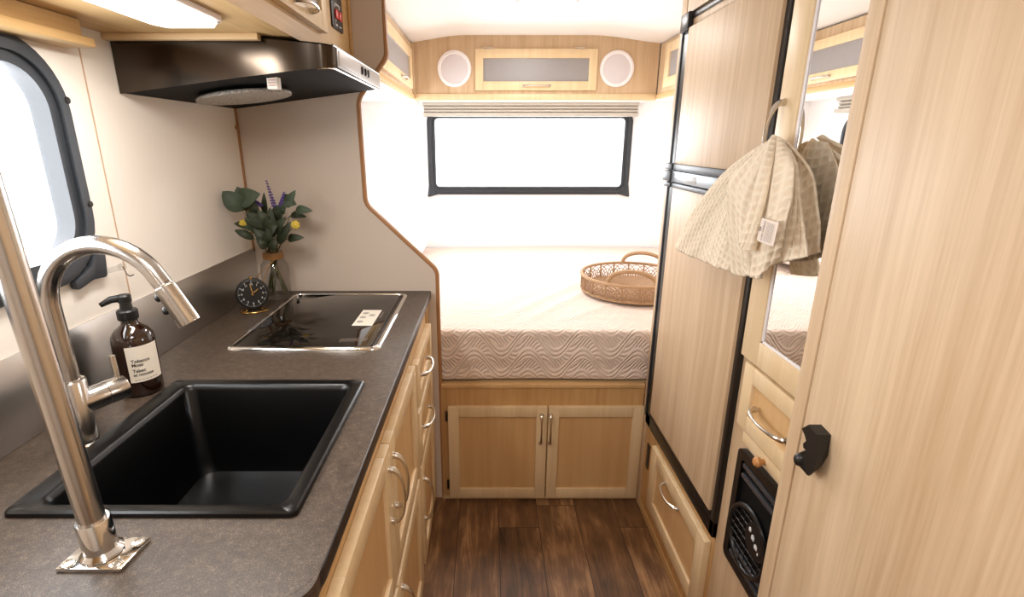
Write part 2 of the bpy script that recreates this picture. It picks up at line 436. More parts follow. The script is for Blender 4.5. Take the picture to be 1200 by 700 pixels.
struct('wall_front', MB().box(XL-.03, XR+.03, Y0-.03, Y0, 0, 2.05), CREAM, 'unseen cream wallboard closing the end behind the viewpoint')  # unseen end wall, added to keep sky light from entering behind the camera
struct('wall_right', MB().box(XR, XR+.03, Y0, YB, 0, 2.05), WHITE, 'white wallboard beside the bed')
# divider between galley and bed
prof = [(XL, 0), (-.188, 0), (-.188, .975), (-.433, 1.215), (-.434, 1.56), (-.332, 1.69), (-.332, 1.99), (XL, 1.95)]
pf = fillet(prof, [0, 0, .05, .06, .07, .05, 0, 0], 8)
part = struct('partition', MB().prism(pf, 'XZ', YD, YD+.018), BEIGE, 'beige cut-out partition between galley and bed')
i0 = 1
path = [p for p in pf if p not in ((XL, 0), (XL, 1.95))]
mb = MB().tube([(x, YD+.009, z) for x, z in path], .0105, 8)
mb.build('edge_band', EDGE, part)
struct('trim_1', MB().box(XL, XL+.004, YD-.012, YD, 1.05, 1.95).ball((XL+.006, YD-.02, 1.47), .007), EDGE, 'thin brown corner strip with a round screw cap')
struct('trim_2', MB().box(XL-.001, XL+.0012, 1.162, 1.165, 1.05, 1.62), plain('seam_brown', srgb(190, 160, 130), .6), 'thin wall panel seam')

# ---- windows
def window(name, plane, pos, W, inward, label, rad):
    a, b_, c, d = W
    root = thing(name, ((pos, (a+b_)/2, c) if plane == 'YZ' else ((a+b_)/2, pos, c)), label, 'window', kind='structure')
    mb = MB()
    for k, (o_, i_, d0, d1) in enumerate(((0, .017, 0, .012), (.014, .032, 0, .021), (.03, .052, -.025, .012))):
        r1 = max(rad-o_, .02); r2 = max(rad-i_, .015)
        mb.ring(rrect(a+o_, b_-o_, c+o_, d-o_, r1, 10), rrect(a+i_, b_-i_, c+i_, d-i_, r2, 10), plane, pos+inward*d0, pos+inward*d1)
    mb.build('window_frame', GREYF, root)
    g = MB().prism(rrect(a+.045, b_-.045, c+.045, d-.045, max(rad-.045, .015), 8), plane, pos-inward*.022, pos-inward*.018)
    g.build('glass', PANE, root)
    return root
w1 = window('window_1', 'YZ', XL, W1, 1, 'dark framed rounded window over the sink side of the galley', .13)
mb = MB()
mb.prism(fillet([(1.0, 1.134), (1.05, 1.146), (1.088, 1.142), (1.092, 1.166), (1.098, 1.215), (1.082, 1.222), (1.05, 1.175), (1.0, 1.155)], .008), 'YZ', XL+.001, XL+.016, .003)
mb.build('corner_bracket', GREYF, w1)
mb = MB().tube([(XL+.014, 1.085, 1.155), (XL+.02, 1.108, 1.155), (XL+.02, 1.126, 1.155)], [.006, .006, .007], 10)
mb.ball((XL+.02, 1.130, 1.155), .009)
mb.build('latch_knob', VGL, w1)
MB().tube([(XL+.02, 1.132, 1.155), (XL+.022, 1.136, 1.136), (XL+.024, 1.142, 1.130), (XL+.024, 1.155, 1.130)], .0018, 6).build('latch_hook', NICKEL, w1)
for z in (1.5, 1.30):
    MB().lathe([(0.0, .014), (.006, .013), (.008, .009), (.008, 0)], (XL+.010, 1.075, z), (1, 0, 0), 14).build('screw', BLK, w1)
w3 = window('window_3', 'YZ', XL, W3, 1, 'dark framed side window by the bed, seen in the mirror', .10)
w2 = window('window_2', 'XZ', YB, W2, -1, 'dark framed wide window above the bed', .075)
for sx, x in ((1, W2[0]), (-1, W2[1])):
    mb = MB().prism(fillet([(x-sx*.008, W2[2]-.014), (x+sx*.012, W2[2]-.012), (x+sx*.07, W2[2]+.004), (x+sx*.03, W2[2]+.04), (x+sx*.004, W2[2]+.08), (x-sx*.002, W2[2]+.03)], .006), 'XZ', YB-.026, YB-.001, .002)
    mb.build('corner_bracket', GREYF, w2)
    MB().box(x-sx*.012, x-sx*.0, YB-.012, YB-.001, W2[2]-.026, W2[2]-.012, .002).build('end_clip', WPLAS, w2)

# pleated shade, folded up
sh = thing('pleated_shade', (.27, YB-.03, 1.583), 'folded beige pleated shade above the bed window', 'shade')
MB().box(-.41, .955, YB-.05, YB-.002, 1.648, 1.668, .003).build('head_rail', SHADE, sh)
zz = [(0.002, 1.647), (.016, 1.642), (.018, 1.632), (0.002, 1.626), (.016, 1.621), (.018, 1.611), (.002, 1.606)]
mb = MB(); poly = [(YB-.03-.0*a-a, z) for a, z in zz] + [(YB-.004, z) for z in (1.606, 1.647)]
mb.prism(poly, 'YZ', -.405, .95); mb.build('pleats', SHADE, sh, smooth=0)
MB().box(-.408, .953, YB-.054, YB-.006, 1.583, 1.605, .004).build('bottom_rail', SHADE, sh)

sh = thing('pleated_shade', (XL+.03, 2.67, 1.59), 'folded beige shade over the bed side window, seen in the mirror', 'shade')
MB().box(XL+.002, XL+.045, 2.17, 3.18, 1.652, 1.670, .003).build('head_rail', SHADE, sh)
MB().prism([(XL+.004, 1.651), (XL+.016, 1.651), (XL+.03, 1.646), (XL+.032, 1.636), (XL+.016, 1.630), (XL+.03, 1.625), (XL+.032, 1.615), (XL+.016, 1.61), (XL+.004, 1.61)], 'XZ', 2.175, 3.175).build('pleats', SHADE, sh, smooth=0)
MB().box(XL+.004, XL+.05, 2.172, 3.178, 1.588, 1.609, .004).build('bottom_rail', SHADE, sh)

# ------------------------------------------------------------------ doors, drawers, pulls
def boxF(mb, F, u0, u1, v0, v1, n0, n1, bev=0):
    a, b_ = F(u0, v0, n0), F(u1, v1, n1)
    mb.box(a[0], b_[0], a[1], b_[1], a[2], b_[2], bev)
def pull_mb(F, u, v, along, L=.128, h=.03, n0=0.0, fat=1.0):
    pts, rad = [], []
    K = 18
    for k in range(K+1):
        th = PI*k/K; s = -L/2*math.cos(th); n = n0 + h*math.sin(th)**.75
        pts.append(F(u+s, v, n) if along == 'u' else F(u, v+s, n))
        rad.append((.0034+.0034*abs(math.cos(th))**3)*fat)
    mb = MB().tube(pts, rad, 10)
    for s in (-L/2, L/2):
        p = F(u+s, v, n0) if along == 'u' else F(u, v+s, n0)
        q = F(u+s, v, n0+.006) if along == 'u' else F(u, v+s, n0+.006)
        mb.tube([p, q], .0075*fat, 12)
    return mb
def shaker(parent, F, u0, u1, v0, v1, n0=0.0, t=.02, st=.05, rail=None, name='door', mat=None, panel=None, rec=.009, glass=None, extra_bevel=True):
    rail = rail or st
    mb = MB(); bv = .0022
    boxF(mb, F, u0, u0+st, v0, v1, n0, n0+t, bv); boxF(mb, F, u1-st, u1, v0, v1, n0, n0+t, bv)
    boxF(mb, F, u0+st-.001, u1-st+.001, v0, v0+rail, n0, n0+t-.0004, bv); boxF(mb, F, u0+st-.001, u1-st+.001, v1-rail, v1, n0, n0+t-.0004, bv)
    d = mb.build(name, mat or MAPLE, parent)
    m2 = MB(); boxF(m2, F, u0+st-.006, u1-st+.006, v0+rail-.006, v1-rail+.006, n0+.001, n0+t-rec, 0)
    m2.build('panel', panel or MAPLEP, d)
    return d
def pull(d, F, u, v, along, L=.128, n0=.02, h=.03, fat=1.0, mat=None):
    return pull_mb(F, u, v, along, L, h, n0, fat).build('handle', mat or NICKEL, d)
def hinge(d, F, u, v, n0):
    mb = MB(); boxF(mb, F, u-.006, u+.006, v-.016, v+.016, n0, n0+.008, .002)
    mb.build('hinge', SCREW, d)

# ------------------------------------------------------------------ galley: worktop, cabinets
XF = -.225; ZC = .90
FL = lambda u, v, n: (XF+n, u, v)
# sink cabinet, four doors
cab = thing('sink_cabinet', (-.53, .95, 0), 'light maple base cabinet with four doors under the sink', 'cabinet')
mb = MB().box(XF-.018, XF, .40, 1.365, 0, .872).box(XL+.005, XF-.02, .40, .418, 0, .70).box(XL+.005, XF-.02, .42, 1.36, .0, .05)
mb.build('carcass', OAKY, cab)
for (u0, u1, side) in ((.55, .943, 'r'), (.949, 1.342, 'l')):
    d = shaker(cab, FL, u0, u1, .47, .82)
    pull(d, FL, (u1-.022 if side == 'r' else u0+.022), .71, 'v', .128)
    hinge(d, FL, u0-.006 if side == 'r' else u1+.006, .52, 0)
    d = shaker(cab, FL, u0, u1, .06, .445)
    pull(d, FL, (u1-.022 if side == 'r' else u0+.03), .345, 'v', .128)
cab = thing('drawer_cabinet', (-.53, 1.6, 0), 'light maple base cabinet with two drawers below the cooktop', 'cabinet')
mb = MB().box(XF-.018, XF, 1.367, YD-.001, 0, .872).box(XL+.005, XF-.02, 1.37, YD-.005, 0, .05)
mb.build('carcass', OAKY, cab)
for v0, v1 in ((.662, .80), (.462, .64)):
    d = shaker(cab, FL, 1.388, 1.755, v0, v1, st=.045, rail=.035, name='drawer')
    pull(d, FL, 1.51, (v0+v1)/2+.012, 'u', .128)
d = shaker(cab, FL, 1.388, 1.755, .08, .45)
pull(d, FL, 1.412, .32, 'v', .15)
mb = MB(); boxF(mb, FL, 1.76, YD-.001, 0, .872, 0, .004); mb.build('filler_strip', OAKZ, cab)

# worktop with the cut-outs for sink and cooktop
WX = -.213
SK = (-.706, -.277, .624, 1.066)     # sink outer
ct = thing('worktop', (-.53, 1.1, .872), 'dark brown speckled laminate worktop along the galley', 'worktop')
def slab_with_hole():
    mb = MB()
    # front strip with rounded near corner, built from plan outlines
    hx0, hx1, hy0, hy1 = SK[0]+.02, SK[1]-.02, SK[2]+.02, SK[3]-.02
    yn = .475
    corner = fillet([(hx1, yn), (WX, yn), (WX, hy0), (hx1, hy0)], [0, .07, 0, 0], 12)
    mb.prism(corner, 'XY', .873, ZC)
    mb.box(hx1, WX, hy0, hy1, .873, ZC); mb.box(XL+.001, hx0, yn, YD-.001, .873, ZC)
    mb.box(hx0, hx1, yn, hy0, .873, ZC)
    mb.box(hx0, hx1, hy1, YD-.001, .873, ZC); mb.box(hx1, WX, hy1, YD-.001, .873, ZC)
    return mb
slab_with_hole().build('top', COUNTER, ct, smooth=0)
ed = fillet([(XL, .475), (WX, .475), (WX, YD-.001)], [0, .07, 0], 12)
ed = [p for p in ed]
mb = MB(); rows = []
for i, (x, y) in enumerate(ed):
    p = Vector(ed[max(i-1, 0)]); q = Vector(ed[min(i+1, len(ed)-1)]); t = (q-p).normalized(); n = Vector((t.y, -t.x))
    rows.append([(x+n.x*a, y+n.y*a, z) for a, z in ((0, .873), (.0022, .8735), (.0030, .876), (.0030, .8965), (.0018, .8995), (0, ZC+.0002))])
mb.grid(rows); mb.build('edge_strip', CEDGE, ct)

# steel backsplash
bs = MB().box(XL+.0005, XL+.004, .42, YD-.002, ZC+.0005, 1.062, .0008).build('backsplash', STEEL)
tag(bs, 'brushed steel splash panel along the wall behind the worktop', 'backsplash')

# sink
sk = thing('kitchen_sink', (-.487, .845, .70), 'black square drop-in sink set in the brown worktop', 'sink')
outer = rrect(*SK[:2], *SK[2:], .012, 5)
def inset(d, r): return rrect(SK[0]+d[0], SK[1]-d[1], SK[2]+d[2], SK[3]-d[3], r, 5)
levels = [(outer, ZC+.0005), (rrect(SK[0]+.001, SK[1]-.001, SK[2]+.001, SK[3]-.001, .012, 5), ZC+.007),
          (inset((.004, .004, .004, .004), .012), ZC+.0095),
          (inset((.034, .022, .018, .022), .02), ZC+.009), (inset((.038, .026, .022, .026), .02), ZC+.006),
          (inset((.042, .030, .026, .030), .022), ZC-.004), (inset((.050, .036, .034, .036), .03), ZC-.18),
          (inset((.058, .044, .042, .044), .035), ZC-.202), (inset((.08, .066, .064, .066), .04), ZC-.210),
          (inset((.19, .19, .19, .19), .03), ZC-.213)]
MB().grid([[(x, y, z) for x, y in L] for L, z in levels], cv=True).build('bowl', SINKM, sk)
mb = MB().lathe([(.0, -.002), (.02, -.002), (.03, 0), (.042, .002), (.045, 0), (.045, -.006)], (-.487, .845, ZC-.211), seg=28)
mb.prism(rrect(-.60, -.374, .732, .958, .02), 'XY', ZC-.216, ZC-.2125)
mb.build('drain', SINKM, sk)

# cooktop
ck = thing('cooktop', (-.485, 1.51, ZC), 'black glass two burner cooktop with bright metal rim', 'cooktop')
CK = (-.690, -.284, 1.254, 1.772)
def rowset(ins):
    return [[(x, y, z) for x, y in rrect(CK[0]+d, CK[1]-d, CK[2]+d, CK[3]-d, r, 6)] for d, r, z in ins]
MB().grid(rowset([(0, .022, ZC+.0005), (0.001, .022, ZC+.004), (.004, .02, ZC+.0065), (.011, .018, ZC+.007), (.013, .017, ZC+.003)]), cv=True).build('rim', CHROME, ck)
MB().prism(rrect(CK[0]+.014, CK[1]-.024, CK[2]+.012, CK[3]-.014, .02), 'XY', ZC+.001, ZC+.0065, .001).build('glass_top', BGLASS, ck)
st_ = MB().box(-.400, -.340, 1.430, 1.578, ZC+.0066, ZC+.0070)
st_ = st_.build('sticker', PAPER, ck); st_['label'] = 'white paper sticker'
mb = MB()
for (cx_, cy_) in ((-.384, 1.545), (-.384, 1.505), (-.384, 1.465), (-.36, 1.525)):
    mb.lathe([(.006, 0), (.010, .0002)], (cx_, cy_, ZC+.0071), seg=12)
mb.build('marks', plain('grey_print', srgb(170, 164, 158), .6), st_)
mb = MB()
for k in range(12):
    x = -.402+k*.0062
    mb.box(x, x+.0028, 1.300+.0006*k, 1.326+.0006*k, ZC+.0066, ZC+.0069)
PALE = plain('pale_print', srgb(104, 92, 82), .5)
mb.build('printing', PALE, ck)
MB().box(-.334, -.328, 1.50, 1.56, ZC+.0066, ZC+.0069).build('printing', PALE, ck)
mb = MB().box(-.656, -.646, 1.69, 1.70, ZC+.0066, ZC+.010, .002); mb.build('rubber_stop', BLK, ck)

# pole with flanged foot
PX, PY = -.505, .553
pl = thing('support_pole', (PX, PY, ZC), 'brushed steel tube pole standing on the worktop beside the sink', 'pole')
fo = MB().prism([(-.546, .525), (-.463, .525), (-.459, .581), (-.542, .581)], 'XY', ZC+.0003, ZC+.006, .0012).build('base_plate', CHROME, pl)
tx = -.047
def PP(z): return (PX+tx*(z-ZC), PY, z)
MB().lathe([(.024, 0), (.025, .004), (.020, .009), (.0195, .012), (.0195, .050), (.0185, .052), (.0160, .052)], (PX, PY, ZC+.006), (tx, 0, 1), 32).build('collar', CHROME, pl)
for x, y in ((-.536, .534), (-.474, .534), (-.530, .572), (-.470, .572)):
    mb = MB().lathe([(.0085, 0), (.0078, .0014), (.005, .0018), (.0042, .0002), (0, .0002)], (x, y, ZC+.006), seg=18)
    mb.build('screw', NICKEL, fo)
MB().tube([PP(ZC+.008), PP(1.2), PP(1.645)], .0152, 32).build('tube', FAUC, pl)

# faucet
fc = thing('faucet', (-.727, .82, ZC), 'brushed steel gooseneck pull-down faucet behind the sink', 'faucet')
fx, fy = -.727, .82
MB().lathe([(.026, 0), (.026, .004), (.0225, .007), (.0225, .122), (.0205, .125), (.0155, .126)], (fx, fy, ZC+.0003), seg=32).build('body', FAUC, fc)
pts = [(fx, fy, 1.02), (fx-.001, fy, 1.10), (fx-.002, fy, 1.165)]
for k in range(1, 17):
    a = PI - k/16*(PI*.86); pts.append((-.629+.099*math.cos(a), fy, 1.165+.099*math.sin(a)))
end = Vector(pts[-1]); dirv = (Vector(pts[-1])-Vector(pts[-2])).normalized()
e2 = end+dirv*.01
pts.append(tuple(e2))
MB().tube(pts, .0152, 24).build('spout', FAUC, fc)
dq = Vector((.028, 0, -.075)).normalized()
hd = MB().lathe([(.0148, -.002), (.0150, 0), (.0150, .0015), (.0166, .003), (.0182, .07), (.0178, .073), (.015, .073), (.014, .066), (0, .066)], e2+dirv*.002, dirv*.6+dq*.4, 28).build('spray_head', FAUC, fc)
side = Vector((-dq.z, 0, dq.x)); 
for k in (.022, .046):
    p = e2+dq*k - Vector((.0165, .004, .002))
    MB().ball(p, .0062, (1, 1, 1.2)).build('button', BLK, hd)
ld = Vector((.45, .89, .0)).normalized()
lv = MB().lathe([(.020, 0), (.0225, .012), (.0225, .045), (.021, .0455), (.021, .047), (.0228, .0475), (.0228, .078), (.0215, .081), (0, .082)], (fx, fy, ZC+.078), ld, 28).build('lever_base', FAUC, fc)
lp = Vector((fx, fy, ZC+.078))+ld*.072
MB().tube([lp+Vector((0, 0, .018)), lp+Vector((-.004, .004, .064))], [.0048, .0055], 14).build('lever', NICKEL, lv)
MB().lathe([(.004, 0), (.004, .0009), (0, .0011)], lp-ld*.012+Vector((.0, -.002, .0205)), (0, 0, 1), 12).build('red_dot', plain('dark_red_dot', srgb(120, 40, 36), .4), lv)

# soap bottle
sx_, sy_ = -.757, 1.03
sp_ = thing('soap_bottle', (sx_, sy_, ZC), 'amber glass pump soap bottle with cream label beside the sink', 'bottle')
BR = .0405
bp_ = [(0, 0), (BR-.006, 0), (BR-.001, .003), (BR, .008), (BR, .118), (BR-.002, .132), (BR-.010, .144), (.022, .151), (.0165, .156), (.0155, .160), (.0155, .168), (0, .168)]
MB().lathe(bp_, (sx_, sy_, ZC+.0003), seg=40).build('bottle', BROWNG, sp_)
pm = MB().lathe([(.019, 0), (.0195, .002), (.0195, .018), (.017, .021), (.012, .022), (.0105, .036), (.0125, .037), (.0125, .050), (.010, .053), (0, .054)], (sx_, sy_, ZC+.166), seg=28)
pm.tube([(sx_, sy_, ZC+.212), (sx_-.02, sy_-.012, ZC+.211), (sx_-.036, sy_-.022, ZC+.202)], [.0085, .0075, .005], 12)
pm.build('pump', BLK, sp_)
def on_bottle(u, v):     # u along the arc, v up from counter
    a = math.radians(-34)+u/BR
    return (sx_+(BR+.0006)*math.cos(a), sy_+(BR+.0006)*math.sin(a), ZC+v)
lab = MB().grid([[on_bottle(-.033+.066*i/20, z) for z in (.036, .115)] for i in range(21)]).build('label', PAPER, sp_)
lab['label'] = 'cream paper label'
mb = MB()
def ob(u0, v0): return lambda u, v: (lambda p: (p[0]+.0003*math.cos(0), p[1]-.0003, p[2]))(on_bottle(u0+u, v0+v))
for t, u0, v0, s in (('Tobacco', -.026, .080, .0098), ('Moss', -.026, .0715, .0098), ('Tabac', -.026, .0585, .0098), ('et mousse', -.026, .050, .0090)):
    mb.text(t, s, ob(u0, v0))
for k in range(7): mb.grid([[on_bottle(-.025+.0065*k, .0405), on_bottle(-.025+.0065*k, .0415)], [on_bottle(-.0205+.0065*k, .0405), on_bottle(-.0205+.0065*k, .0415)]])
for v in mb.bm.verts:
    d = Vector((v.co.x-sx_, v.co.y-sy_, 0))
    if d.length < BR+.0009: v.co += d.normalized()*.0003
mb.build('print', INK, lab, smooth=0)

# clock
cc = Vector((-.752, 1.585, ZC+.060))
ca = Vector((.42, -.90, .08)).normalized()
ckk = thing('alarm_clock', (cc.x, cc.y, ZC), 'small round black alarm clock with gold hands on a wire foot', 'clock')
MB().lathe([(0, -.042), (.030, -.040), (.043, -.030), (.049, -.010), (.050, .0), (.048, .006), (.044, .007), (.043, .002), (0, .002)], cc, ca, 40).build('case', BLK, ckk)
dl = MB().lathe([(.0425, .0025), (0, .0026)], cc, ca, 36).build('dial', plain('dial_black', srgb(30, 28, 28), .3), ckk)
q = Vector((0, 0, 1)).rotation_difference(ca).to_matrix()
upv = (Vector((0, 0, 1))-ca*ca.z).normalized(); rt = upv.cross(ca).normalized()
def cd(r, ang, n=.004): return cc+ca*n+(rt*math.sin(ang)+upv*math.cos(ang))*r
mb = MB()
for k in range(60):
    a = 2*PI*k/60
    mb.tube([cd(.0405 if k % 5 else .036, a, .0036), cd(.042, a, .0036)], .0004 if k % 5 else .0009, 5)
for k in range(12):
    a = 2*PI*k/12; c0 = cd(.031, a, .0035); s = str(k or 12)
    mb.text(s, .009, lambda u, v, c0=c0, s=s: tuple(c0+rt*(u-.0025*len(s))+upv*(v-.003)))
mb.build('numerals', INKW, dl)
for ln, a, w in ((.032, math.radians(-8), .0014), (.024, math.radians(52), .0018)):
    MB().tube([cd(-.006, a, .005), cd(ln, a, .005)], w, 8).build('hand', GOLD, dl)
mb = MB()
ft = [(cc.x-.036*ca.x*0+rt.x*.040*math.cos(t)+ca.x*.024*math.sin(t), cc.y+rt.y*.040*math.cos(t)+ca.y*.024*math.sin(t), ZC+.0028) for t in [2*PI*k/28 for k in range(28)]]
mb.tube(ft, .0022, 8, closed=True)
for s in (-1, 1):
    mb.tube([cc+rt*.020*s-Vector((0, 0, .046)), cc+rt*.024*s-Vector((0, 0, .053))+ca*.008, Vector((cc.x, cc.y, 0))+rt*.032*s+ca*.014+Vector((0, 0, ZC+.003))], .002, 8)
mb.build('wire_foot', GOLD, ckk)
MB().tube([cc+upv*.046, cc+upv*.054], .005, 10).build('alarm_button', GOLD, ckk)

# vase + stems
vx, vy = -.735, 1.735
vs = thing('glass_vase', (vx, vy, ZC), 'clear glass bottle vase with twine collar in the worktop corner', 'vase')
MB().lathe([(0, .0), (.043, .0), (.047, .004), (.047, .105), (.044, .122), (.036, .134), (.031, .140), (.030, .165), (.033, .168), (.031, .169), (.028, .165), (.029, .140), (.034, .132), (.042, .120), (.0445, .104), (.0445, .008), (.040, .005), (0, .005)], (vx, vy, ZC+.0003), seg=40).build('glass', VGL, vs)
mb = MB()
for k in range(6):
    mb.lathe([(.0315, 0), (.0338, .0017), (.0315, .0034)], (vx, vy, ZC+.142+.0033*k), seg=28)
mb.tube([(vx+.02, vy-.03, ZC+.15), (vx+.0, vy-.052, ZC+.128), (vx-.03, vy-.058, ZC+.10), (vx-.045, vy-.05, ZC+.085)], .0016, 6)
mb.tube([(vx+.02, vy-.03, ZC+.15), (vx-.004, vy-.042, ZC+.118), (vx-.02, vy-.062, ZC+.07)], .0016, 6)
mb.tube([(vx+.015+.012*math.cos(t), vy-.036-.004*math.cos(t), ZC+.152+.007*math.sin(t)) for t in [2*PI*k/14 for k in range(14)]], .0014, 6, closed=True)
mb.build('twine', TWINE, vs)
LV = [((-0.783, 1.66, 1.213), (-0.831, 1.645, 1.276), .030), ((-0.786, 1.66, 1.244), (-0.713, 1.645, 1.268), .030), ((-0.779, 1.68, 1.211), (-0.792, 1.665, 1.289), .026),
 ((-0.703, 1.67, 1.153), (-0.814, 1.655, 1.173), .018), ((-0.762, 1.67, 1.121), (-0.815, 1.655, 1.152), .013), ((-0.706, 1.66, 1.155), (-0.767, 1.645, 1.212), .018),
 ((-0.709, 1.66, 1.099), (-0.75, 1.645, 1.161), .018), ((-0.739, 1.72, 1.19), (-0.727, 1.705, 1.267), .009), ((-0.659, 1.7, 1.22), (-0.616, 1.685, 1.276), .014),
 ((-0.628, 1.7, 1.209), (-0.568, 1.685, 1.21), .014), ((-0.673, 1.7, 1.24), (-0.617, 1.685, 1.23), .022), ((-0.654, 1.72, 1.19), (-0.596, 1.705, 1.188), .011),
 ((-0.689, 1.68, 1.103), (-0.635, 1.665, 1.178), .015), ((-0.664, 1.7, 1.115), (-0.604, 1.685, 1.123), .013), ((-0.702, 1.66, 1.123), (-0.688, 1.645, 1.227), .017),
 ((-0.697, 1.67, 1.137), (-0.645, 1.655, 1.195), .015), ((-0.718, 1.65, 1.093), (-0.739, 1.635, 1.128), .013), ((-0.702, 1.65, 1.089), (-0.676, 1.635, 1.128), .012),
 ((-0.701, 1.65, 1.168), (-0.723, 1.635, 1.217), .016), ((-0.696, 1.7, 1.173), (-0.684, 1.685, 1.23), .018),
 ((-0.71, 1.66, 1.17), (-0.765, 1.64, 1.185), .018), ((-0.70, 1.65, 1.15), (-0.668, 1.635, 1.17), .018), ((-0.715, 1.66, 1.10), (-0.70, 1.64, 1.165), .016), ((-0.68, 1.70, 1.20), (-0.655, 1.68, 1.245), .015),
 ((-0.75, 1.67, 1.20), (-0.735, 1.65, 1.245), .016), ((-0.73, 1.67, 1.13), (-0.775, 1.65, 1.195), .017)]
def leaf_mb(b_, t_, w, rnd=random):
    b_, t_ = Vector(b_), Vector(t_); d = t_-b_; L = d.length; d.normalize()
    nn = Vector((.35, -.9, .3)); nn = (nn-d*nn.dot(d)).normalized(); s = d.cross(nn)
    rows = []
    for i in range(11):
        f = i/10; ww = w*(math.sin(PI*min(1, f**.8))**.75)*(1 if f < .97 else .5)+.0006
        c = b_+d*L*f+nn*(math.sin(f*PI)*.012*1)
        rows.append([c+s*ww*k-nn*(abs(k)**1.5*ww*-.35) for k in (-1, -.5, 0, .5, 1)])
    mb = MB().grid(rows); return mb
neck = Vector((vx, vy, ZC+.165))
def stem_path(b_, k):
    a = 2.4*k; r = .025
    r = .034; foot = Vector((vx+r*math.cos(a), vy+r*math.sin(a), ZC+.012+.004*(k % 3)))
    n0 = neck+Vector((.016*math.cos(a+2.4), .016*math.sin(a+2.4), 0))
    b_ = Vector(b_); m = n0.lerp(b_, .5)+Vector((0, 0, .012))
    return [foot, foot.lerp(n0, .5), n0, m, b_]
sprigs = [('broad_leaf_sprig', 'sprig with broad rounded green leaves leaning to the wall in the vase', (0, 1, 2), LEAF2, 'sprig'),
 ('narrow_leaf_sprig', 'sprig with long drooping narrow leaves low on the wall side of the vase', (3, 4, 5, 20), LEAF, 'sprig'),
 ('short_leaf_sprig', 'short leafy sprig just above the twine collar of the vase', (6, 16, 17, 22, 25), LEAF, 'sprig'),
 ('eucalyptus_sprig', 'grey green eucalyptus sprig reaching over the cooktop side of the vase', (8, 9, 10, 23), LEAF2, 'sprig'),
 ('drooping_leaf_sprig', 'low dark leafy sprig drooping on the cooktop side of the vase', (11, 12, 13, 15), LEAF, 'sprig'),
 ('upright_leaf_sprig', 'upright dark leafy sprig in the middle of the bouquet', (7, 14, 18, 19, 21, 24), LEAF, 'sprig')]
for k, (nm, lb, ids, lm, ct_) in enumerate(sprigs):
    r_ = thing(nm, (vx, vy, ZC+.01), lb, ct_)
    mb = MB()
    b0 = sum((Vector(LV[i][0]) for i in ids), Vector())/len(ids)
    pth = stem_path(b0, k); mb.tube(pth, [.0030, .0030, .0027, .002, .0014], 7)
    for i in ids:
        bb = Vector(LV[i][0]); mb.tube([pth[3], pth[3].lerp(bb, .6)+Vector((0, 0, -.003)), bb], [.0014, .0012, .001], 6)
    mb.build('stem', STEMM, r_)
    for i in ids: leaf_mb(*LV[i]).build('leaf', lm, r_)
for k, (b_, t_, lb) in enumerate((((-.733, 1.68, 1.2286), (-.7773, 1.67, 1.2787), 'violet lavender spike tilted across the broad leaves'),
                        ((-.6881, 1.68, 1.2266), (-.7039, 1.68, 1.3053), 'tallest lavender spike standing up in the bouquet'),
                        ((-.6671, 1.68, 1.228), (-.6519, 1.68, 1.2691), 'short lavender spike beside the eucalyptus leaves'))):
    r_ = thing('lavender_stem', (vx, vy, ZC+.01), lb, 'flower', 'lavender in the vase')
    b_, t_ = Vector(b_), Vector(t_)
    MB().tube(stem_path(b_, k+7)+[t_], [.0026]*3+[.0016, .0013, .001], 6).build('stem', STEMM, r_)
    mb = MB(); d = t_-b_
    for i in range(10):
        f = i/9
        for j in range(4):
            a = j*PI/2+i*.9; rr = .0056*(1-.65*f)
            c = b_+d*f+Vector((rr*math.cos(a), rr*math.sin(a), random.uniform(-.001, .001)))
            mb.ball(c, .0042*(1-.5*f), sub=1)
    mb.build('blossom', LAV, r_)
for k, (c, lb) in enumerate((((-.7827, 1.655, 1.1726), 'yellow flower on the wall side of the bouquet'), ((-.6185, 1.66, 1.1687), 'yellow flower on the cooktop side of the bouquet'))):
    r_ = thing('yellow_flower', (vx, vy, ZC+.01), lb, 'flower', 'yellow flowers in the vase')
    c = Vector(c); MB().tube(stem_path(c, k+11), [.0026]*3+[.0016, .0012], 6).build('stem', STEMM, r_)
    mb = MB()
    for ringr, cnt, rr in ((.0, 1, .007), (.009, 7, .0065), (.006, 6, .006)):
        for j in range(cnt):
            a = 2*PI*j/cnt+ringr*50
            mb.ball((c.x+ringr*math.cos(a), c.y-.006+ringr*.5, c.z+ringr*math.sin(a)), rr, (1, .7, 1), 1)
    mb.build('petals', YEL, r_)

# ------------------------------------------------------------------ over the galley
FO = lambda u, v, n: (-.44+n, u, v)
oc = thing('overhead_cabinet', (-.64, .8, 1.65), 'light oak overhead cabinet above the galley with grey door panels', 'cabinet')
mb = MB().box(XL+.002, -.4565, -.3, YD-.001, 1.65, 1.662).box(-.456, -.44, -.3, YD-.001, 1.65, 1.952)
mb.build('carcass', OAKY, oc)
MB().box(-.4395, -.433, 1.805, YD-.001, 1.655, 1.95, .002).build('end_strip', OAKZ, oc)
for u0, u1 in ((.72, 1.11), (1.118, 1.508)):
    d = shaker(oc, FO, u0, u1, 1.697, 1.94, panel=GREYP, st=.045)
    pull(d, FO, (u0+u1)/2, 1.72, 'u', .11)
sw = thing('switch_panel', (-.437, 1.665, 1.74), 'black tank monitor plate with two red rocker switches', 'switch panel')
MB().prism(rrect(1.612, 1.722, 1.735, 1.90, .006), 'YZ', -.4395, -.435, .001).build('plate', BLK, sw)
for u in (1.652, 1.688):
    MB().box(-.4352, -.430, u-.013, u+.013, 1.762, 1.786, .002).build('rocker', RED, sw)
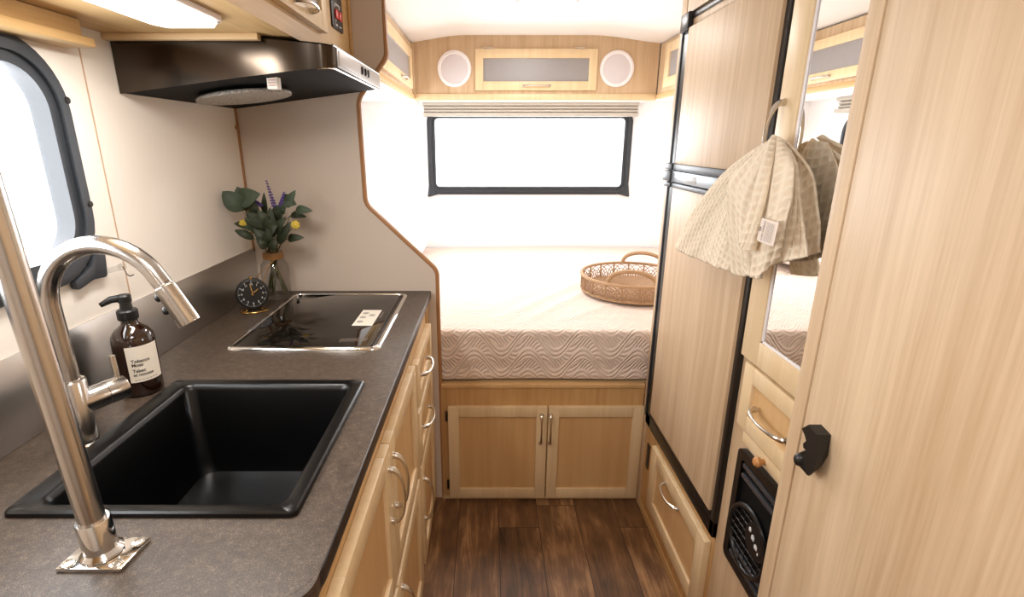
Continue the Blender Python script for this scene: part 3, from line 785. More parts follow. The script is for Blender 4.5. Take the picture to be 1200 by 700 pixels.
mb = MB().box(-.4352, -.4342, 1.640, 1.66, 1.744, 1.748).box(-.4352, -.4342, 1.68, 1.70, 1.745, 1.748).box(-.4352, -.4342, 1.645, 1.70, 1.8, 1.803).box(-.4352, -.4342, 1.64, 1.65, 1.793, 1.797).box(-.4352, -.4342, 1.683, 1.693, 1.793, 1.797)
mb.tube([(-.4345, 1.643+.006*math.cos(t), 1.752+.006*math.sin(t)) for t in [.6+k*.45 for k in range(12)]], .0008, 5)
mb.build('markings', INKW, sw)

# valance over left window
va = thing('window_valance', (-.8, .4, 1.605), 'wooden valance box above the galley window', 'valance')
MB().box(XL+.001, -.785, -.3, 1.105, 1.619, 1.6485, .002).build('board', OAKY, va)
MB().box(XL+.001, -.772, -.3, 1.118, 1.600, 1.6165, .002).build('bottom_board', OAKY, va)
MB().box(XL+.002, -.80, -.29, 1.10, 1.616, 1.620).build('shadow_groove', EDGE, va)
cl = MB().box(XL+.002, -.50, 1.236, 1.256, 1.636, 1.6495, .001).build('wood_cleat', OAKX)
tag(cl, 'narrow wooden strip along the top of the range hood side', 'trim')

# under-cabinet lamp
lm = thing('cabinet_lamp', (-.57, .95, 1.63), 'bright flat rectangular lamp under the galley overhead cabinet', 'lamp')
MB().prism(fillet([(-.635, .72), (-.500, .72), (-.500, 1.085), (-.514, 1.085), (-.514, 1.108), (-.618, 1.108), (-.635, 1.075)], .006), 'XY', 1.640, 1.6495, .001).build('housing', WPLAS, lm)
MB().prism(fillet([(-.628, .73), (-.508, .73), (-.508, 1.078), (-.522, 1.082), (-.522, 1.101), (-.614, 1.101), (-.628, 1.07)], .006), 'XY', 1.632, 1.641, .002).build('lens', LENS, lm)

# range hood
hd_ = thing('range_hood', (-.6, 1.55, 1.53), 'black glossy range hood with rounded front over the cooktop', 'range hood')
xb, xf, yn, yf = XL+.002, -.356, 1.262, YD-.002
plan = [(xb, yn), (-.62, yn), (-.53, yn+.002)]
for k in range(1, 9):
    f = k/8; plan.append((-.53+.142*f, yn+.002+.018*f*f))
for k in range(1, 9):
    a = -PI/2+k/8*PI/2; plan.append((-.388+.032*math.cos(a), yn+.052+.032*math.sin(a)))
plan += [(xf, 1.45), (xf, 1.65), (xf, yf)]
def zb(x): return 1.528+(x-xb)/(xf-xb)*.060
def zt(x): return 1.648-max(0, (x+.53)/.174)*.012
rows = [[(x, y, zb(x)) for x, y in plan], [(x, y, zb(x)+.003) for x, y in plan], [(x, y, zt(x)-.003) for x, y in plan], [(x+(-.003 if x > -.4 else 0), y+.003*(y < 1.4), zt(x)) for x, y in plan]]
mb = MB().grid(rows)
mb.grid([[(xb, y, zt(x)-.0002), (x, y, zt(x)-.0002)] for x, y in plan])
mb.build('body', HOODM, hd_)
# underside: dark pan with an inner lip
MB().grid([[(xb, y, zb(xb)+.002), (x-.004, y+.002, zb(x)+.002)] for x, y in plan]).build('underside', HOODU, hd_)
mb = MB().tube([(x-.003, y+.002, zb(x)-.0005) for x, y in plan[10:]], .0022, 8); mb.build('lower_lip', CHROME, hd_)
mb = MB().tube([(x-.002, y, zt(x)+.001) for x, y in plan[17:]], .003, 8); mb.build('upper_lip', SILV, hd_)
mb = MB().lathe([(.0, 0), (.115, 0), (.120, .004), (.120, .010)], (-.655, 1.49, 1.545), (.124, 0, -1), 36); mb.build('grease_filter', SPECK, hd_)
MB().box(-.53, -.505, 1.335, 1.36, 1.545, 1.578, .001).build('warning_tag', PAPER, hd_)
mb = MB()
for z in (1.552, 1.558, 1.564, 1.570): mb.box(-.526, -.509, 1.3345, 1.336, z, z+.0022)
mb.build('tag_print', plain('pink_print', srgb(206, 150, 140), .6), hd_)
MB().box(xf-.001, xf+.003, 1.325, yf-.004, 1.592, 1.634, .001).build('front_panel', SILV, hd_)
MB().box(xf+.002, xf+.0045, 1.335, 1.55, 1.598, 1.629, .001).build('lens_panel', plain('hood_lens', srgb(200, 198, 200), .4), hd_)
for u in (1.575, 1.615, 1.645):
    MB().box(xf+.002, xf+.008, u-.009, u+.006, 1.605, 1.625, .0015).build('rocker_switch', BLK, hd_)

# ------------------------------------------------------------------ bed end
bb = thing('bed_cabinet', (.2, 1.85, 0), 'light wood cabinet with two doors under the bed', 'cabinet')
MB().box(-.186, .612, YD, YD+.018, 0, .505).build('front_board', OAKZ, bb)
bpf = MB().box(XL+.002, XR-.002, YD+.022, YB-.002, .47, .522).build('bed_platform', OAKX)
tag(bpf, 'wooden platform board carrying the mattress above the two door cabinet', 'bed base')
MB().box(-.182, .612, YD-.006, YD+.02, .5055, .524, .003).build('front_lip', MAPLEP, bb)
MB().box(-.186, .618, YD-.006, YD, 0, .012).build('toe_strip', OAKX, bb)
FB = lambda u, v, n: (u, YD-n, v)
for u0, u1, hu in ((-.157, .2335, .2105), (.2385, .613, .2465)):
    d = shaker(bb, FB, u0, u1, .013, .432, t=.0195, st=.042, rail=.045)
    pull(d, FB, hu, .337, 'v', .125, n0=.0195, h=.024, fat=1.05)
    hu2 = u0-.006 if u0 < 0 else u1+.006-.006
    for v in (.385, .07):
        mb = MB(); boxF(mb, FB, hu2-.005, hu2+.004, v-.02, v+.02, .0005, .013, .002); mb.build('hinge', SCREW, d)

# mattress and quilt
mt = MB().box(XL+.03, XR-.03, YD+.045, YB-.03, .5235, .715, .04, 4).build('mattress', PILLOW)
tag(mt, 'thick mattress wholly under the quilted bedspread', 'mattress')
def hillock(x, y):
    z = 0.0
    # soft creases running from the basket toward the front
    for (x0, y0, x1, y1, a, w) in ((.50, 2.62, .02, 1.95, .010, .030), (.56, 2.52, .12, 1.92, .009, .024), (.44, 2.68, -.05, 2.05, .008, .034), (.60, 2.25, .30, 1.98, .006, .02)):
        d = Vector((x1-x0, y1-y0)); L = d.length; d /= L; r = Vector((x-x0, y-y0)); t = r.dot(d); n = r.dot(Vector((-d.y, d.x)))
        f = max(0, min(1, t/L)); z += a*math.exp(-(n/w)**2)*math.sin(PI*f)**.5 if 0 < t < L else 0
    return z+.004*math.sin(x*3.1)*math.sin(y*2.3)
def quilt_mesh(nx=150):
    x0, x1 = XL+.012, XR-.012; yf_, rz = YD+.024, .734
    path = [(yf_+.004, .532)]
    for k in range(9): path.append((yf_-.002+.004*math.sin(k), .545+k*.019))
    for k in range(1, 8):
        a = k/8*PI/2; path.append((yf_+.02-.02*math.cos(a), .714+.02*math.sin(a)))
    n = 90
    for k in range(n+1): path.append((yf_+.02+(YB-.02-yf_-.02)*(k/n)**1.15, rz))
    s = [0]
    for (a, b_), (c, d) in zip(path, path[1:]): s.append(s[-1]+math.hypot(c-a, d-b_))
    P, U = [], []
    for i in range(nx+1):
        x = x0+(x1-x0)*i/nx; row = []
        for (y, z) in path:
            top = max(0, min(1, (z-.70)/.034))
            row.append((x, y+.004*math.sin(x*9)*(1-top), z+hillock(x, y)*top*min(1, (y-yf_)/.08+.15)))
        P.append(row); U.append([(x, t) for t in s])
    return MB().grid(P, uv=U)
bq = quilt_mesh().build('bedspread', QUILT, smooth=60)
tag(bq, 'pale quilted bedspread with curved stitching covering the bed', 'bedspread')
def pillow_mb(c, sx, sy, sz):
    P = []
    for i in range(25):
        u = -1+2*i/24; r = []
        for j in range(25):
            v = -1+2*j/24
            e = (max(0, 1-abs(u)**2.6)*max(0, 1-abs(v)**2.6))**.5
            r.append((u, v, e))
        P.append(r)
    mb = MB()
    for s in (1, -1):
        mb.grid([[(c[0]+sx*u*(1-.06*v*v), c[1]+sy*v*(1-.06*u*u), c[2]+(sz*e*s if s > 0 else -sz*.75*e)) for u, v, e in r] for r in P])
    bmesh.ops.remove_doubles(mb.bm, verts=mb.bm.verts[:], dist=.0005)
    bmesh.ops.recalc_face_normals(mb.bm, faces=mb.bm.faces[:])
    return mb
pw = pillow_mb((-.60, 3.05, .815), .22, .36, .085).build('pillow', PILLOW)
tag(pw, 'white pillow on the bed partly hidden by the partition', 'pillow')

# basket
bx, by, bz = .70, 2.40, .742
bk = thing('wicker_tray', (bx, by, bz), 'round woven wicker tray with two arched handles on the bed', 'basket')
def circ(r, z, n=72): return [(bx+r*math.cos(2*PI*k/n), by+r*math.sin(2*PI*k/n), z) for k in range(n)]
MB().tube(circ(.248, bz+.078), .0075, 8, closed=True).build('rim', WICK, bk)
mb = MB().tube(circ(.242, bz+.006), .0075, 8, closed=True)
mb.build('base_ring', WICK, bk)
mb = MB().lathe([(0, .004), (.238, .004), (.238, .009), (0, .0092)], (bx, by, bz), seg=60)
for k in range(1, 11): mb.tube(circ(.022*k, bz+.0095, 60), .006, 6, closed=True)
mb.build('woven_floor', WICK2, bk)
NU = 20
for k in range(NU):
    a = 2*PI*(k+.5)/NU
    MB().tube([(bx+.242*math.cos(a), by+.242*math.sin(a), bz+.006), (bx+.248*math.cos(a), by+.248*math.sin(a), bz+.078)], .0042, 7).build('upright', WICK, bk)
mb = MB()
for k in range(NU):
    a0 = 2*PI*(k+.5)/NU
    for sh_ in (0, .5):
        for j in range(3):
            hw = (.155-.045*j); hh = .062-.018*j
            pts = []
            for t in range(11):
                th = PI*t/10; a = a0+2*PI/NU*sh_+hw*math.cos(th)
                r = .244+.004*(1 if sh_ else -1); pts.append((bx+r*math.cos(a), by+r*math.sin(a), bz+.006+hh*math.sin(th)))
            mb.tube(pts, .0020, 5)
mb.build('scallop_weave', WICK2, bk)
for (ax, ay), (cx_, cy_), top in (((.537, 2.233), (.734, 2.166), .872), ((.706, 2.645), (.892, 2.572), .872)):
    pts = []
    for t in range(17):
        th = PI*t/16; f = (1-math.cos(th))/2
        pts.append((ax+(cx_-ax)*f, ay+(cy_-ay)*f, bz+.078+(top-bz-.070)*math.sin(th)**.8))
    mb = MB().tube(pts, .0095, 10)
    for t in range(0, 64):
        th = PI*t/64; f = (1-math.cos(th))/2
        p = Vector((ax+(cx_-ax)*f, ay+(cy_-ay)*f, bz+.078+(top-bz-.070)*math.sin(th)**.8))
        mb.ball(p, .0107, (1, 1, .55), 1)
    mb.build('handle', WICK, bk)

# ---- overhead lockers round the bed
YO = 3.21
ob_ = thing('bed_end_locker', (.27, 3.36, 1.655), 'wood overhead locker across the end wall with a grey panel door', 'locker')
pts = [(x, ceil_z(x)+.012) for x in [-.425+1.40*i/40 for i in range(41)]]
MB().prism([(-.425, 1.693), (.975, 1.693)] + pts[::-1], 'XZ', YO, YO+.016).build('face', OAK, ob_)
MB().box(-.425, .975, YO-.008, YO+.016, 1.657, 1.694, .003).build('bottom_rail', MAPLE, ob_)
MB().box(-.425, .975, YO+.014, YB-.002, 1.668, 1.68).build('bottom', WHITE, ob_)
FE = lambda u, v, n: (u, YO-n, v)
d = shaker(ob_, FE, -.072, .622, 1.712, 1.930, t=.02, st=.046, rail=.048, panel=GREYP, mat=MAPLE)
pull(d, FE, .28, 1.736, 'u', .15, n0=.02, h=.02, fat=1.1)
for u in (.0, .52):
    mb = MB(); boxF(mb, FE, u-.03, u+.03, 1.9315, 1.938, .002, .016, .002); mb.build('hinge', NICKEL, d)
for cx_, lb in ((-.192, 'round white ceiling speaker nearer the galley, set in the end wall locker'), (.738, 'round white ceiling speaker nearer the refrigerator, set in the end wall locker')):
    s_ = thing('wall_speaker', (cx_, YO, 1.828), lb.replace('ceiling ', ''), 'speaker', 'pair of speakers above the bed')
    MB().lathe([(.098, 0), (.098, .006), (.094, .011), (.082, .012), (.077, .008), (.077, 0)], (cx_, YO-.0003, 1.828), (0, -1, 0), 44).build('bezel', WPLAS, s_)
    MB().lathe([(.078, .002), (.078, .0065), (.05, .0078), (0, .0085)], (cx_, YO-.0003, 1.828), (0, -1, 0), 40).build('grille', WPLAS2, s_)
FS = lambda u, v, n: (-.43+n, u, v)
lk = thing('galley_side_locker', (-.64, 2.6, 1.66), 'overhead locker with frosted door on the galley side of the bed', 'locker')
MB().box(-.446, -.43, YD+.02, YO-.002, 1.682, 1.955).build('face', OAK, lk)
MB().box(-.449, -.424, YD+.02, YO-.01, 1.664, 1.690, .002).build('bottom_rail', OAKY, lk)
MB().box(XL+.002, -.446, YD+.02, YB-.002, 1.672, 1.684).build('bottom', WHITE, lk)
MB().box(-.432, -.418, YO-.045, YO-.008, 1.69, 1.955, .002).build('corner_post', OAK, lk)
d = shaker(lk, FS, 2.15, 3.05, 1.706, 1.905, st=.07, rail=.045, panel=GREYP)
pull(d, FS, 2.72, 1.727, 'u', .14, h=.022)
lk = thing('fridge_side_locker', (1.1, 2.6, 1.66), 'overhead locker with frosted door on the refrigerator side of the bed', 'locker')
FR = lambda u, v, n: (.98-n, u, v)
MB().box(.98, .996, YD+.02, YO-.002, 1.69, 1.955).build('face', OAK, lk)
MB().box(.972, .998, YD+.02, YO-.01, 1.664, 1.690, .002).build('bottom_rail', OAKY, lk)
MB().box(.996, XR-.002, YD+.02, YB-.002, 1.672, 1.684).build('bottom', WHITE, lk)
d = shaker(lk, FR, 2.15, 3.06, 1.712, 1.930, st=.07, rail=.048, panel=GREYP)
pull(d, FR, 2.6, 1.735, 'u', .14, h=.022)
pk = thing('puck_light', (-.6, 2.65, 1.65), 'small lit puck lamp under the locker on the galley side of the bed', 'lamp')
MB().lathe([(.05, .012), (.05, .004), (.046, 0), (.04, 0)], (-.60, 2.62, 1.659), seg=28).build('ring', WPLAS, pk)
MB().lathe([(0, -.003), (.03, -.002), (.041, .002), (.041, .006)], (-.60, 2.62, 1.658), seg=28).build('lens', LENSW, pk)
cl_ = thing('dome_lamp', (.255, 2.50, 1.97), 'round white glowing dome lamp on the ceiling over the bed', 'lamp')
MB().lathe([(.135, .03), (.135, .018), (.12, .012)], (.255, 2.50, 1.975), seg=40).build('ring', WPLAS, cl_)
MB().lathe([(0, 0), (.06, .002), (.11, .010), (.125, .02)], (.255, 2.50, 1.972), seg=40).build('lens', LENSW, cl_)

# ------------------------------------------------------------------ refrigerator side
XK = .62
FK = lambda u, v, n: (XK-n, u, v)
rc = thing('refrigerator_cabinet', (.9, 1.5, 0), 'light oak housing round the refrigerator with a deep drawer at the floor', 'cabinet')
MB().box(XK-.006, XR-.002, 1.782, YD-.001, 0, 1.955, .002).build('end_panel', OAK, rc)
MB().box(XK, XK+.016, 1.159, 1.782, 0, .386).build('lower_face', OAKZ, rc)
MB().box(XK-.004, XK+.016, 1.159, 1.782, 1.802, 1.955).build('upper_face', OAK, rc)
d = shaker(rc, FK, 1.176, 1.655, .105, .362, t=.02, st=.055, rail=.05, name='drawer')
pull(d, FK, 1.43, .318, 'u', .128, n0=.02)
MB().box(XK-.004, XK+.001, 1.722, 1.75, .21, .312, .001).build('vent_strip', BLK, rc)
MB().box(XK-.003, XK+.010, 1.159, 1.782, 0, .03).build('base_strip', OAKY, rc)

rf = thing('refrigerator', (.9, 1.46, .39), 'tall two door refrigerator with oak panels in a black frame', 'refrigerator')
xo = XK-.012
def barY(name, y0, y1, z0, z1, x0=xo, m=BLKM, x1=XK+.02, bev=.003): MB().box(x0, x1, y0, y1, z0, z1, bev).build(name, m, rf)
barY('side_trim', 1.722, 1.778, .392, 1.782)
barY('side_trim', 1.159, 1.182, .392, 1.80)
barY('bottom_trim', 1.159, 1.778, .390, .440)
barY('top_trim', 1.159, 1.778, 1.776, 1.790)
barY('top_strip', 1.176, 1.735, 1.756, 1.777, xo+.004, OAK)
barY('side_strip', 1.770, 1.781, .42, 1.77, xo-.004, GREYF)
barY('upper_door', 1.180, 1.712, 1.356, 1.752, xo-.008, OAK)
barY('lower_door', 1.180, 1.712, .462, 1.284, xo-.008, OAK)
barY('door_gasket', 1.178, 1.722, .44, 1.757, xo+.0, BLKM)
barY('handle_band', 1.180, 1.712, 1.338, 1.357, xo-.014, GREYF)
barY('handle_band', 1.180, 1.712, 1.283, 1.298, xo-.014, GREYF)
barY('handle_recess', 1.180, 1.712, 1.302, 1.335, xo-.016, plain('grey_handle_face', srgb(150, 158, 166), .3, .4))
barY('latch_button', 1.50, 1.58, 1.308, 1.328, xo-.0175, SILV)
barY('hinge_block', 1.712, 1.775, 1.338, 1.358, xo-.018, GREYF)
barY('hinge_block', 1.712, 1.775, 1.283, 1.298, xo-.018, GREYF)
barY('hinge_block', 1.708, 1.778, 1.302, 1.335, xo-.022, GREYF)
barY('hinge_block', 1.71, 1.776, 1.745, 1.796, xo-.012, BLKM)

# wardrobe with mirror door
wc = thing('mirror_wardrobe', (.9, .9, 0), 'light oak wardrobe beside the refrigerator with mirror door and small drawer', 'wardrobe')
MB().box(XK, XR-.002, .60, 1.157, 0, 1.95).build('carcass', OAK, wc)
mdn = MB(); bv = .002
boxF(mdn, FK, .70, .76, .942, 1.80, 0, .02, bv); boxF(mdn, FK, 1.065, 1.136, .942, 1.80, 0, .02, bv)
boxF(mdn, FK, .759, 1.066, .942, .998, 0, .0196, bv); boxF(mdn, FK, .759, 1.066, 1.745, 1.80, 0, .0196, bv)
md = mdn.build('door', MAPLE, wc)
m2 = MB(); boxF(m2, FK, .755, 1.068, .99, 1.75, .003, .014); m2.build('mirror', MIRR, md)
m2 = MB()
for (a, b_, c, e_) in ((1.058, 1.066, .997, 1.746), (.759, .767, .997, 1.746)):
    boxF(m2, FK, a, b_, c, e_, .014, .0165, .001)
boxF(m2, FK, .76, 1.066, .998, 1.003, .014, .0165, .001)
m2.build('mirror_bead', WPLAS, md)
pull(md, FK, 1.112, 1.432, 'v', .135, n0=.02, h=.032)
d = shaker(wc, FK, .70, 1.11, .775, .934, t=.02, st=.042, rail=.04, name='drawer')
pull(d, FK, .97, .850, 'u', .128, n0=.02)
m2 = MB(); boxF(m2, FK, .70, 1.088, .738, .766, 0, .012, .002); po = m2.build('pull_out_board', MAPLE, wc)
MB().lathe([(.006, 0), (.006, .006), (.011, .011), (.012, .017), (.008, .022), (0, .0235)], (XK-.012, .985, .748), (-1, 0, 0), 22).build('knob', CORK, po)

# furnace grille
fg = thing('furnace_grille', (XK, .9, .41), 'black furnace grille with a round plate low beside the refrigerator', 'vent')
zv0, zv1, yv0, yv1 = .41, .722, .70, 1.092
m2 = MB().ring(rrect(yv0, yv1, zv0, zv1, .018), rrect(yv0+.022, yv1-.022, zv0+.022, zv1-.022, .010), 'YZ', XK-.014, XK+.0)
m2.build('frame', BLKM, fg)
MB().box(XK-.004, XK-.001, yv0+.01, yv1-.01, zv0+.01, zv1-.01).build('back_plate', HOODU, fg)
GB = plain('gloss_grey_louvre', srgb(58, 58, 62), .25)
for z in (.688, .662, .466, .440):
    MB().box(XK-.015, XK-.004, yv0+.022, yv1-.03, z-.006, z+.006, .003).build('louvre', GB, fg)
gy, gz, gr = .998, .525, .076
m2 = MB()
for k in range(-4, 5):
    c_ = k*.02; L = math.sqrt(max(0, gr**2-c_**2))
    if L > .01:
        m2.tube([(XK-.013, gy+c_, gz-L), (XK-.013, gy+c_, gz+L)], .0017, 6); m2.tube([(XK-.013, gy-L, gz+c_), (XK-.013, gy+L, gz+c_)], .0017, 6)
m2.build('wire_guard', BLK, fg)
MB().tube([(XK-.012, gy+(gr+.004)*math.cos(t), gz+(gr+.004)*math.sin(t)) for t in [2*PI*k/44 for k in range(44)]], .0065, 8, closed=True).build('ring', BLKM, fg)
m2 = MB().lathe([(.042, 0), (.042, .003), (0, .004)], (XK-.0135, .962, .553), (-1, 0, 0), 30); dk = m2.build('round_plate', BLK, fg)
m2 = MB()
for k, (y, z, w, h) in enumerate(((.983, .570, .009, .008), (.968, .559, .012, .010), (.952, .547, .012, .009), (.941, .538, .004, .005))):
    m2.box(XK-.0185, XK-.0172, y-w/2, y+w/2, z-h/2, z+h/2, .0004)
    m2.box(XK-.0185, XK-.0172, y-w/4, y+w/4, z+h*.62, z+h*.8, .0003)
m2.build('white_marks', INKW, dk)

# foreground panel with black latch
fp = thing('aisle_door', (.53, .2, 0), 'large flat light oak door panel close by with a black latch', 'door', kind=None)
MB().box(.522, .548, -.75, .758, .005, 1.955, .001).build('leaf', OAK, fp)
MB().box(.5195, .549, .7595, .790, .005, 1.955, .002).build('edge_strip', OAK, fp)
lpoly = [(0.7307, 0.9843), (0.7198, 0.9771), (0.7146, 0.9711), (0.7207, 0.9627), (0.718, 0.9562), (0.7102, 0.9567), (0.7293, 0.9383), (0.7287, 0.9267), (0.7171, 0.9216), (0.6958, 0.9201), (0.6845, 0.9374), (0.6829, 0.9611), (0.6922, 0.9952), (0.7176, 0.9982)]
def lsh(z): return .0135*max(0, min(1, (.985-z)/.05))
la = MB().grid([[(.5035, .705+(y-.705)*.93, .957+(z-.957)*.95) for y, z in lpoly], [(.501, .705+(y-.705)*.97, .957+(z-.957)*.98) for y, z in lpoly], [(.5035, y, z) for y, z in lpoly], [(.5218, y+lsh(z), z) for y, z in lpoly]], cv=True)
la.prism([(.705+(y-.705)*.97, .957+(z-.957)*.98) for y, z in lpoly], 'YZ', .5012, .506)
la.ball((.503, .722, .932), .011, (.9, .9, 1.1))
la.build('latch', BLK, fp)

# ------------------------------------------------------------------ towel
tw = thing('hand_towel', (.54, 1.05, 1.15), 'cream waffle weave towel hanging from the mirror door handle', 'towel')
ap = Vector((.568, 1.072, 1.428))
def interp(pts, n):
    P = [Vector(p) for p in pts]; out = []
    m = len(P)-1
    for i in range(n+1):
        f = i/n*m; k = min(int(f), m-1); t = f-k
        p0, p1, p2, p3 = P[max(k-1, 0)], P[k], P[k+1], P[min(k+2, m)]
        out.append(.5*((2*p1)+(-p0+p2)*t+(2*p0-5*p1+4*p2-p3)*t*t+(-p0+3*p1-3*p2+p3)*t**3))
    return out
FOLDS = {
 'A': [ [(0.568, 1.0915, 1.4240), (0.566, 1.1858, 1.3902), (0.564, 1.2899, 1.3371), (0.562, 1.4109, 1.2476), (0.560, 1.5187, 1.1250)], [(0.568, 1.0858, 1.4224), (0.566, 1.1676, 1.3708), (0.564, 1.2576, 1.3047), (0.562, 1.3315, 1.2230), (0.560, 1.3873, 1.1229)], [(0.568, 1.0804, 1.4213), (0.566, 1.1522, 1.3601), (0.564, 1.2156, 1.2839), (0.562, 1.2378, 1.2045), (0.560, 1.2419, 1.1318)], [(0.568, 1.0753, 1.4213), (0.566, 1.1388, 1.3552), (0.564, 1.1730, 1.2767), (0.562, 1.1668, 1.2045), (0.560, 1.1499, 1.1406)] ],
 'B': [ [(0.566, 1.0789, 1.4290), (0.553, 1.1373, 1.3804), (0.546, 1.1907, 1.3346), (0.543, 1.1599, 1.2544), (0.545, 1.1098, 1.1431)], [(0.566, 1.0733, 1.4275), (0.553, 1.1047, 1.3680), (0.546, 1.1259, 1.3111), (0.543, 1.0950, 1.2294), (0.545, 1.0523, 1.1528)], [(0.566, 1.0677, 1.4254), (0.553, 1.0813, 1.3638), (0.546, 1.0810, 1.2990), (0.543, 1.0474, 1.2265), (0.545, 1.0114, 1.1665)] ],
 'D': [ [(0.562, 1.0690, 1.4315), (0.538, 1.0261, 1.3818), (0.528, 1.0059, 1.3125), (0.524, 0.9957, 1.2466), (0.526, 0.9937, 1.1665)], [(0.562, 1.0576, 1.4334), (0.538, 0.9992, 1.3730), (0.528, 0.9711, 1.3014), (0.524, 0.9579, 1.2380), (0.526, 0.9559, 1.1725)], [(0.562, 1.0346, 1.4272), (0.538, 0.9673, 1.3886), (0.528, 0.9374, 1.3293), (0.524, 0.9306, 1.2629), (0.526, 0.9379, 1.1911)], [(0.562, 1.0253, 1.4213), (0.538, 0.9389, 1.3827), (0.528, 0.9133, 1.3454), (0.524, 0.9094, 1.2807), (0.526, 0.9226, 1.2150)] ],
 'C': [ [(0.560, 1.0672, 1.4315), (0.530, 1.0224, 1.3943), (0.516, 1.0088, 1.3401), (0.510, 1.0084, 1.2813), (0.508, 1.0193, 1.2361)], [(0.560, 1.0621, 1.4344), (0.530, 1.0092, 1.3897), (0.516, 0.9908, 1.3341), (0.510, 0.9852, 1.2742), (0.508, 0.9892, 1.2241)], [(0.560, 1.0519, 1.4333), (0.530, 0.9944, 1.3854), (0.516, 0.9722, 1.3308), (0.510, 0.9670, 1.2744), (0.508, 0.9664, 1.2250)] ],
 'E': [ [(0.572, 1.0557, 1.4233), (0.562, 1.0092, 1.3676), (0.557, 0.9888, 1.2992), (0.554, 0.9869, 1.2482), (0.553, 0.9826, 1.1910)], [(0.572, 1.0420, 1.4223), (0.562, 0.9831, 1.3857), (0.557, 0.9484, 1.3282), (0.554, 0.9307, 1.2726), (0.553, 0.9217, 1.2142)], [(0.572, 1.0334, 1.4188), (0.562, 0.9693, 1.3829), (0.557, 0.9413, 1.3384), (0.554, 0.9057, 1.2860), (0.553, 0.8760, 1.2324)] ],
}
def drape(cols, roll, pleats, seed, n=44, m=48):
    C = [interp(c, m) for c in cols]
    R = [interp([c[j] for c in C], n) for j in range(m+1)]      # R[j][i]
    hs = [0]
    for p, q in zip(R[-1], R[-1][1:]): hs.append(hs[-1]+(q-p).length)
    P, U = [], []
    for i in range(n+1):
        row, uvr = [], []; L = 0
        for j in range(m+1):
            t = j/m; f = i/n
            if j: L += (R[j][i]-R[j-1][i]).length
            off = roll*math.sin(PI*f)**.6*(t*(1.25-.4*t))**.7 + pleats*math.sin(2*PI*1.5*f+seed)*t
            off += .0016*math.sin(31*f+17*t+seed)*t
            row.append(R[j][i]+Vector((-.94, -.34, 0))*off)
            uvr.append(((hs[i]-hs[n]/2)*(.25+.75*t)+seed, L))
        P.append(row); U.append(uvr)
    return P, U
mb = MB()
for k, roll, pl_, seed in (('A', .006, .006, .3), ('B', .010, .004, 1.1), ('D', .014, .004, 2.0), ('C', .018, .0, 2.7), ('E', .008, .004, 3.4)):
    P, U = drape(FOLDS[k], roll, pl_, seed); mb.grid(P, uv=U)
P, U = drape([[(.568, 1.02, 1.42), (.580, .955, 1.37), (.584, .92, 1.30), (.586, .90, 1.235)], [(.576, 1.05, 1.425), (.586, 1.04, 1.36), (.588, 1.03, 1.27), (.589, 1.02, 1.19)], [(.572, 1.07, 1.425), (.585, 1.10, 1.36), (.588, 1.12, 1.27), (.589, 1.15, 1.18)]], -.003, .002, 4.4)
mb.grid(P, uv=U)
to = mb.build('cloth', WAFFLE, tw, smooth=80)
md_ = to.modifiers.new('thick', 'SOLIDIFY'); md_.thickness = .005; md_.offset = 0
# sewn paper tag
def tagF(u, v): return Vector((.503, .951, 1.289)) + Vector((-.002, -.062, .0005))*u + Vector((-.003, .001, -.042))*v
mb = MB().grid([[tagF(i/6, j/5)+Vector((-.002*math.sin(PI*i/6), 0, 0)) for j in range(6)] for i in range(7)])
tg = mb.build('label_tag', plain('tag_paper', srgb(228, 214, 202), .7), tw); tg['label'] = 'small off-white sewn tag'
mb = MB()
off = Vector((-.0032, -.0008, 0))
mb.text('LUIN LIVING', .0064, lambda u, v: tagF(.36-v/.060, .93-u/.042)+off)
mb.tube([tagF(.14+.045*math.cos(t), .45+.09*math.sin(t))+off for t in [2*PI*k/14 for k in range(14)]], .0007, 5, closed=True)
for k in range(6):
    mb.grid([[tagF(.48+.075*k, .1)+off, tagF(.48+.075*k, .9)+off], [tagF(.495+.075*k, .1)+off, tagF(.495+.075*k, .9)+off]])
mb.build('print', plain('tag_ink', srgb(120, 108, 102), .7), tg, smooth=0)

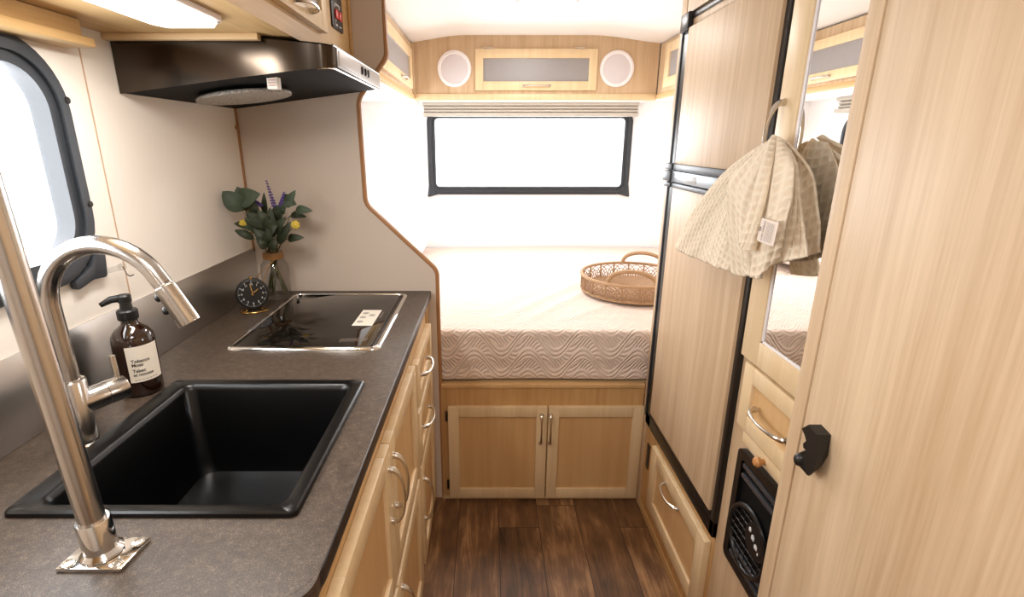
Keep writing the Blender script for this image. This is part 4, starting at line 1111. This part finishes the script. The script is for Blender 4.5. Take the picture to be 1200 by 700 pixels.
# ------------------------------------------------------------------ light
w = bpy.data.worlds.new('World'); scn.world = w; w.use_nodes = True
bg = w.node_tree.nodes['Background']; bg.inputs[0].default_value = (.96, .98, 1, 1); bg.inputs[1].default_value = 1.6
def area(name, loc, rot, sx, sy, power, col=(1, 1, 1)):
    l = bpy.data.lights.new(name, 'AREA'); l.shape = 'RECTANGLE'; l.size = sx; l.size_y = sy; l.energy = power; l.color = col
    o = bpy.data.objects.new(name, l); COL.objects.link(o); o.location = loc; o.rotation_euler = rot; return o
area('daylight_bed_window', (.27, YB+.06, 1.36), (PI/2, 0, PI), 1.22, .44, 18, (.94, .97, 1))       # faces -Y
area('daylight_sink_window', (XL-.06, .68, 1.38), (0, PI/2, PI), .42, .7, 12, (.96, .98, 1))
area('daylight_bed_side_window', (XL-.06, 2.675, 1.33), (0, PI/2, PI), .40, .82, 9.5, (.94, .97, 1))
def point(name, loc, power, r=.05, col=(1, .93, .84)):
    l = bpy.data.lights.new(name, 'POINT'); l.energy = power; l.shadow_soft_size = r; l.color = col
    o = bpy.data.objects.new(name, l); COL.objects.link(o); o.location = loc; return o
area('dome_lamp_light', (.255, 2.50, 1.965), (0, 0, 0), .22, .22, 7, (1, .97, .94))
area('cabinet_lamp_light', (-.57, .92, 1.628), (0, 0, 0), .1, .34, 3.6, (1, .96, .91))
area('puck_light_light', (-.60, 2.62, 1.65), (0, 0, 0), .07, .07, 1.0, (1, .96, .92))
area('aisle_fill_light', (-.02, -.15, 1.94), (0, 0, 0), .4, .5, 9.5, (1, .97, .94))  # added fill light above and behind the camera, no fixture there

cam = bpy.data.cameras.new('Camera'); co = bpy.data.objects.new('Camera', cam); COL.objects.link(co)
co.location = (0, 0, 1.42); co.rotation_euler = (math.radians(90-16.734), 0, 0)
cam.sensor_fit = 'HORIZONTAL'; cam.sensor_width = 36; cam.lens = 605.4/1200*36; cam.shift_x = 28.3/1200
cam.clip_start = .01
scn.camera = co
scn.view_settings.view_transform = 'Standard'
scn.view_settings.look = 'None'
scn.view_settings.exposure = 0.12
scn.view_settings.gamma = 1.0
scn.view_settings.use_curve_mapping = False
scn.cycles.max_bounces = 10
scn.cycles.diffuse_bounces = 6
scn.cycles.transparent_max_bounces = 12
scn.cycles.use_denoising = True
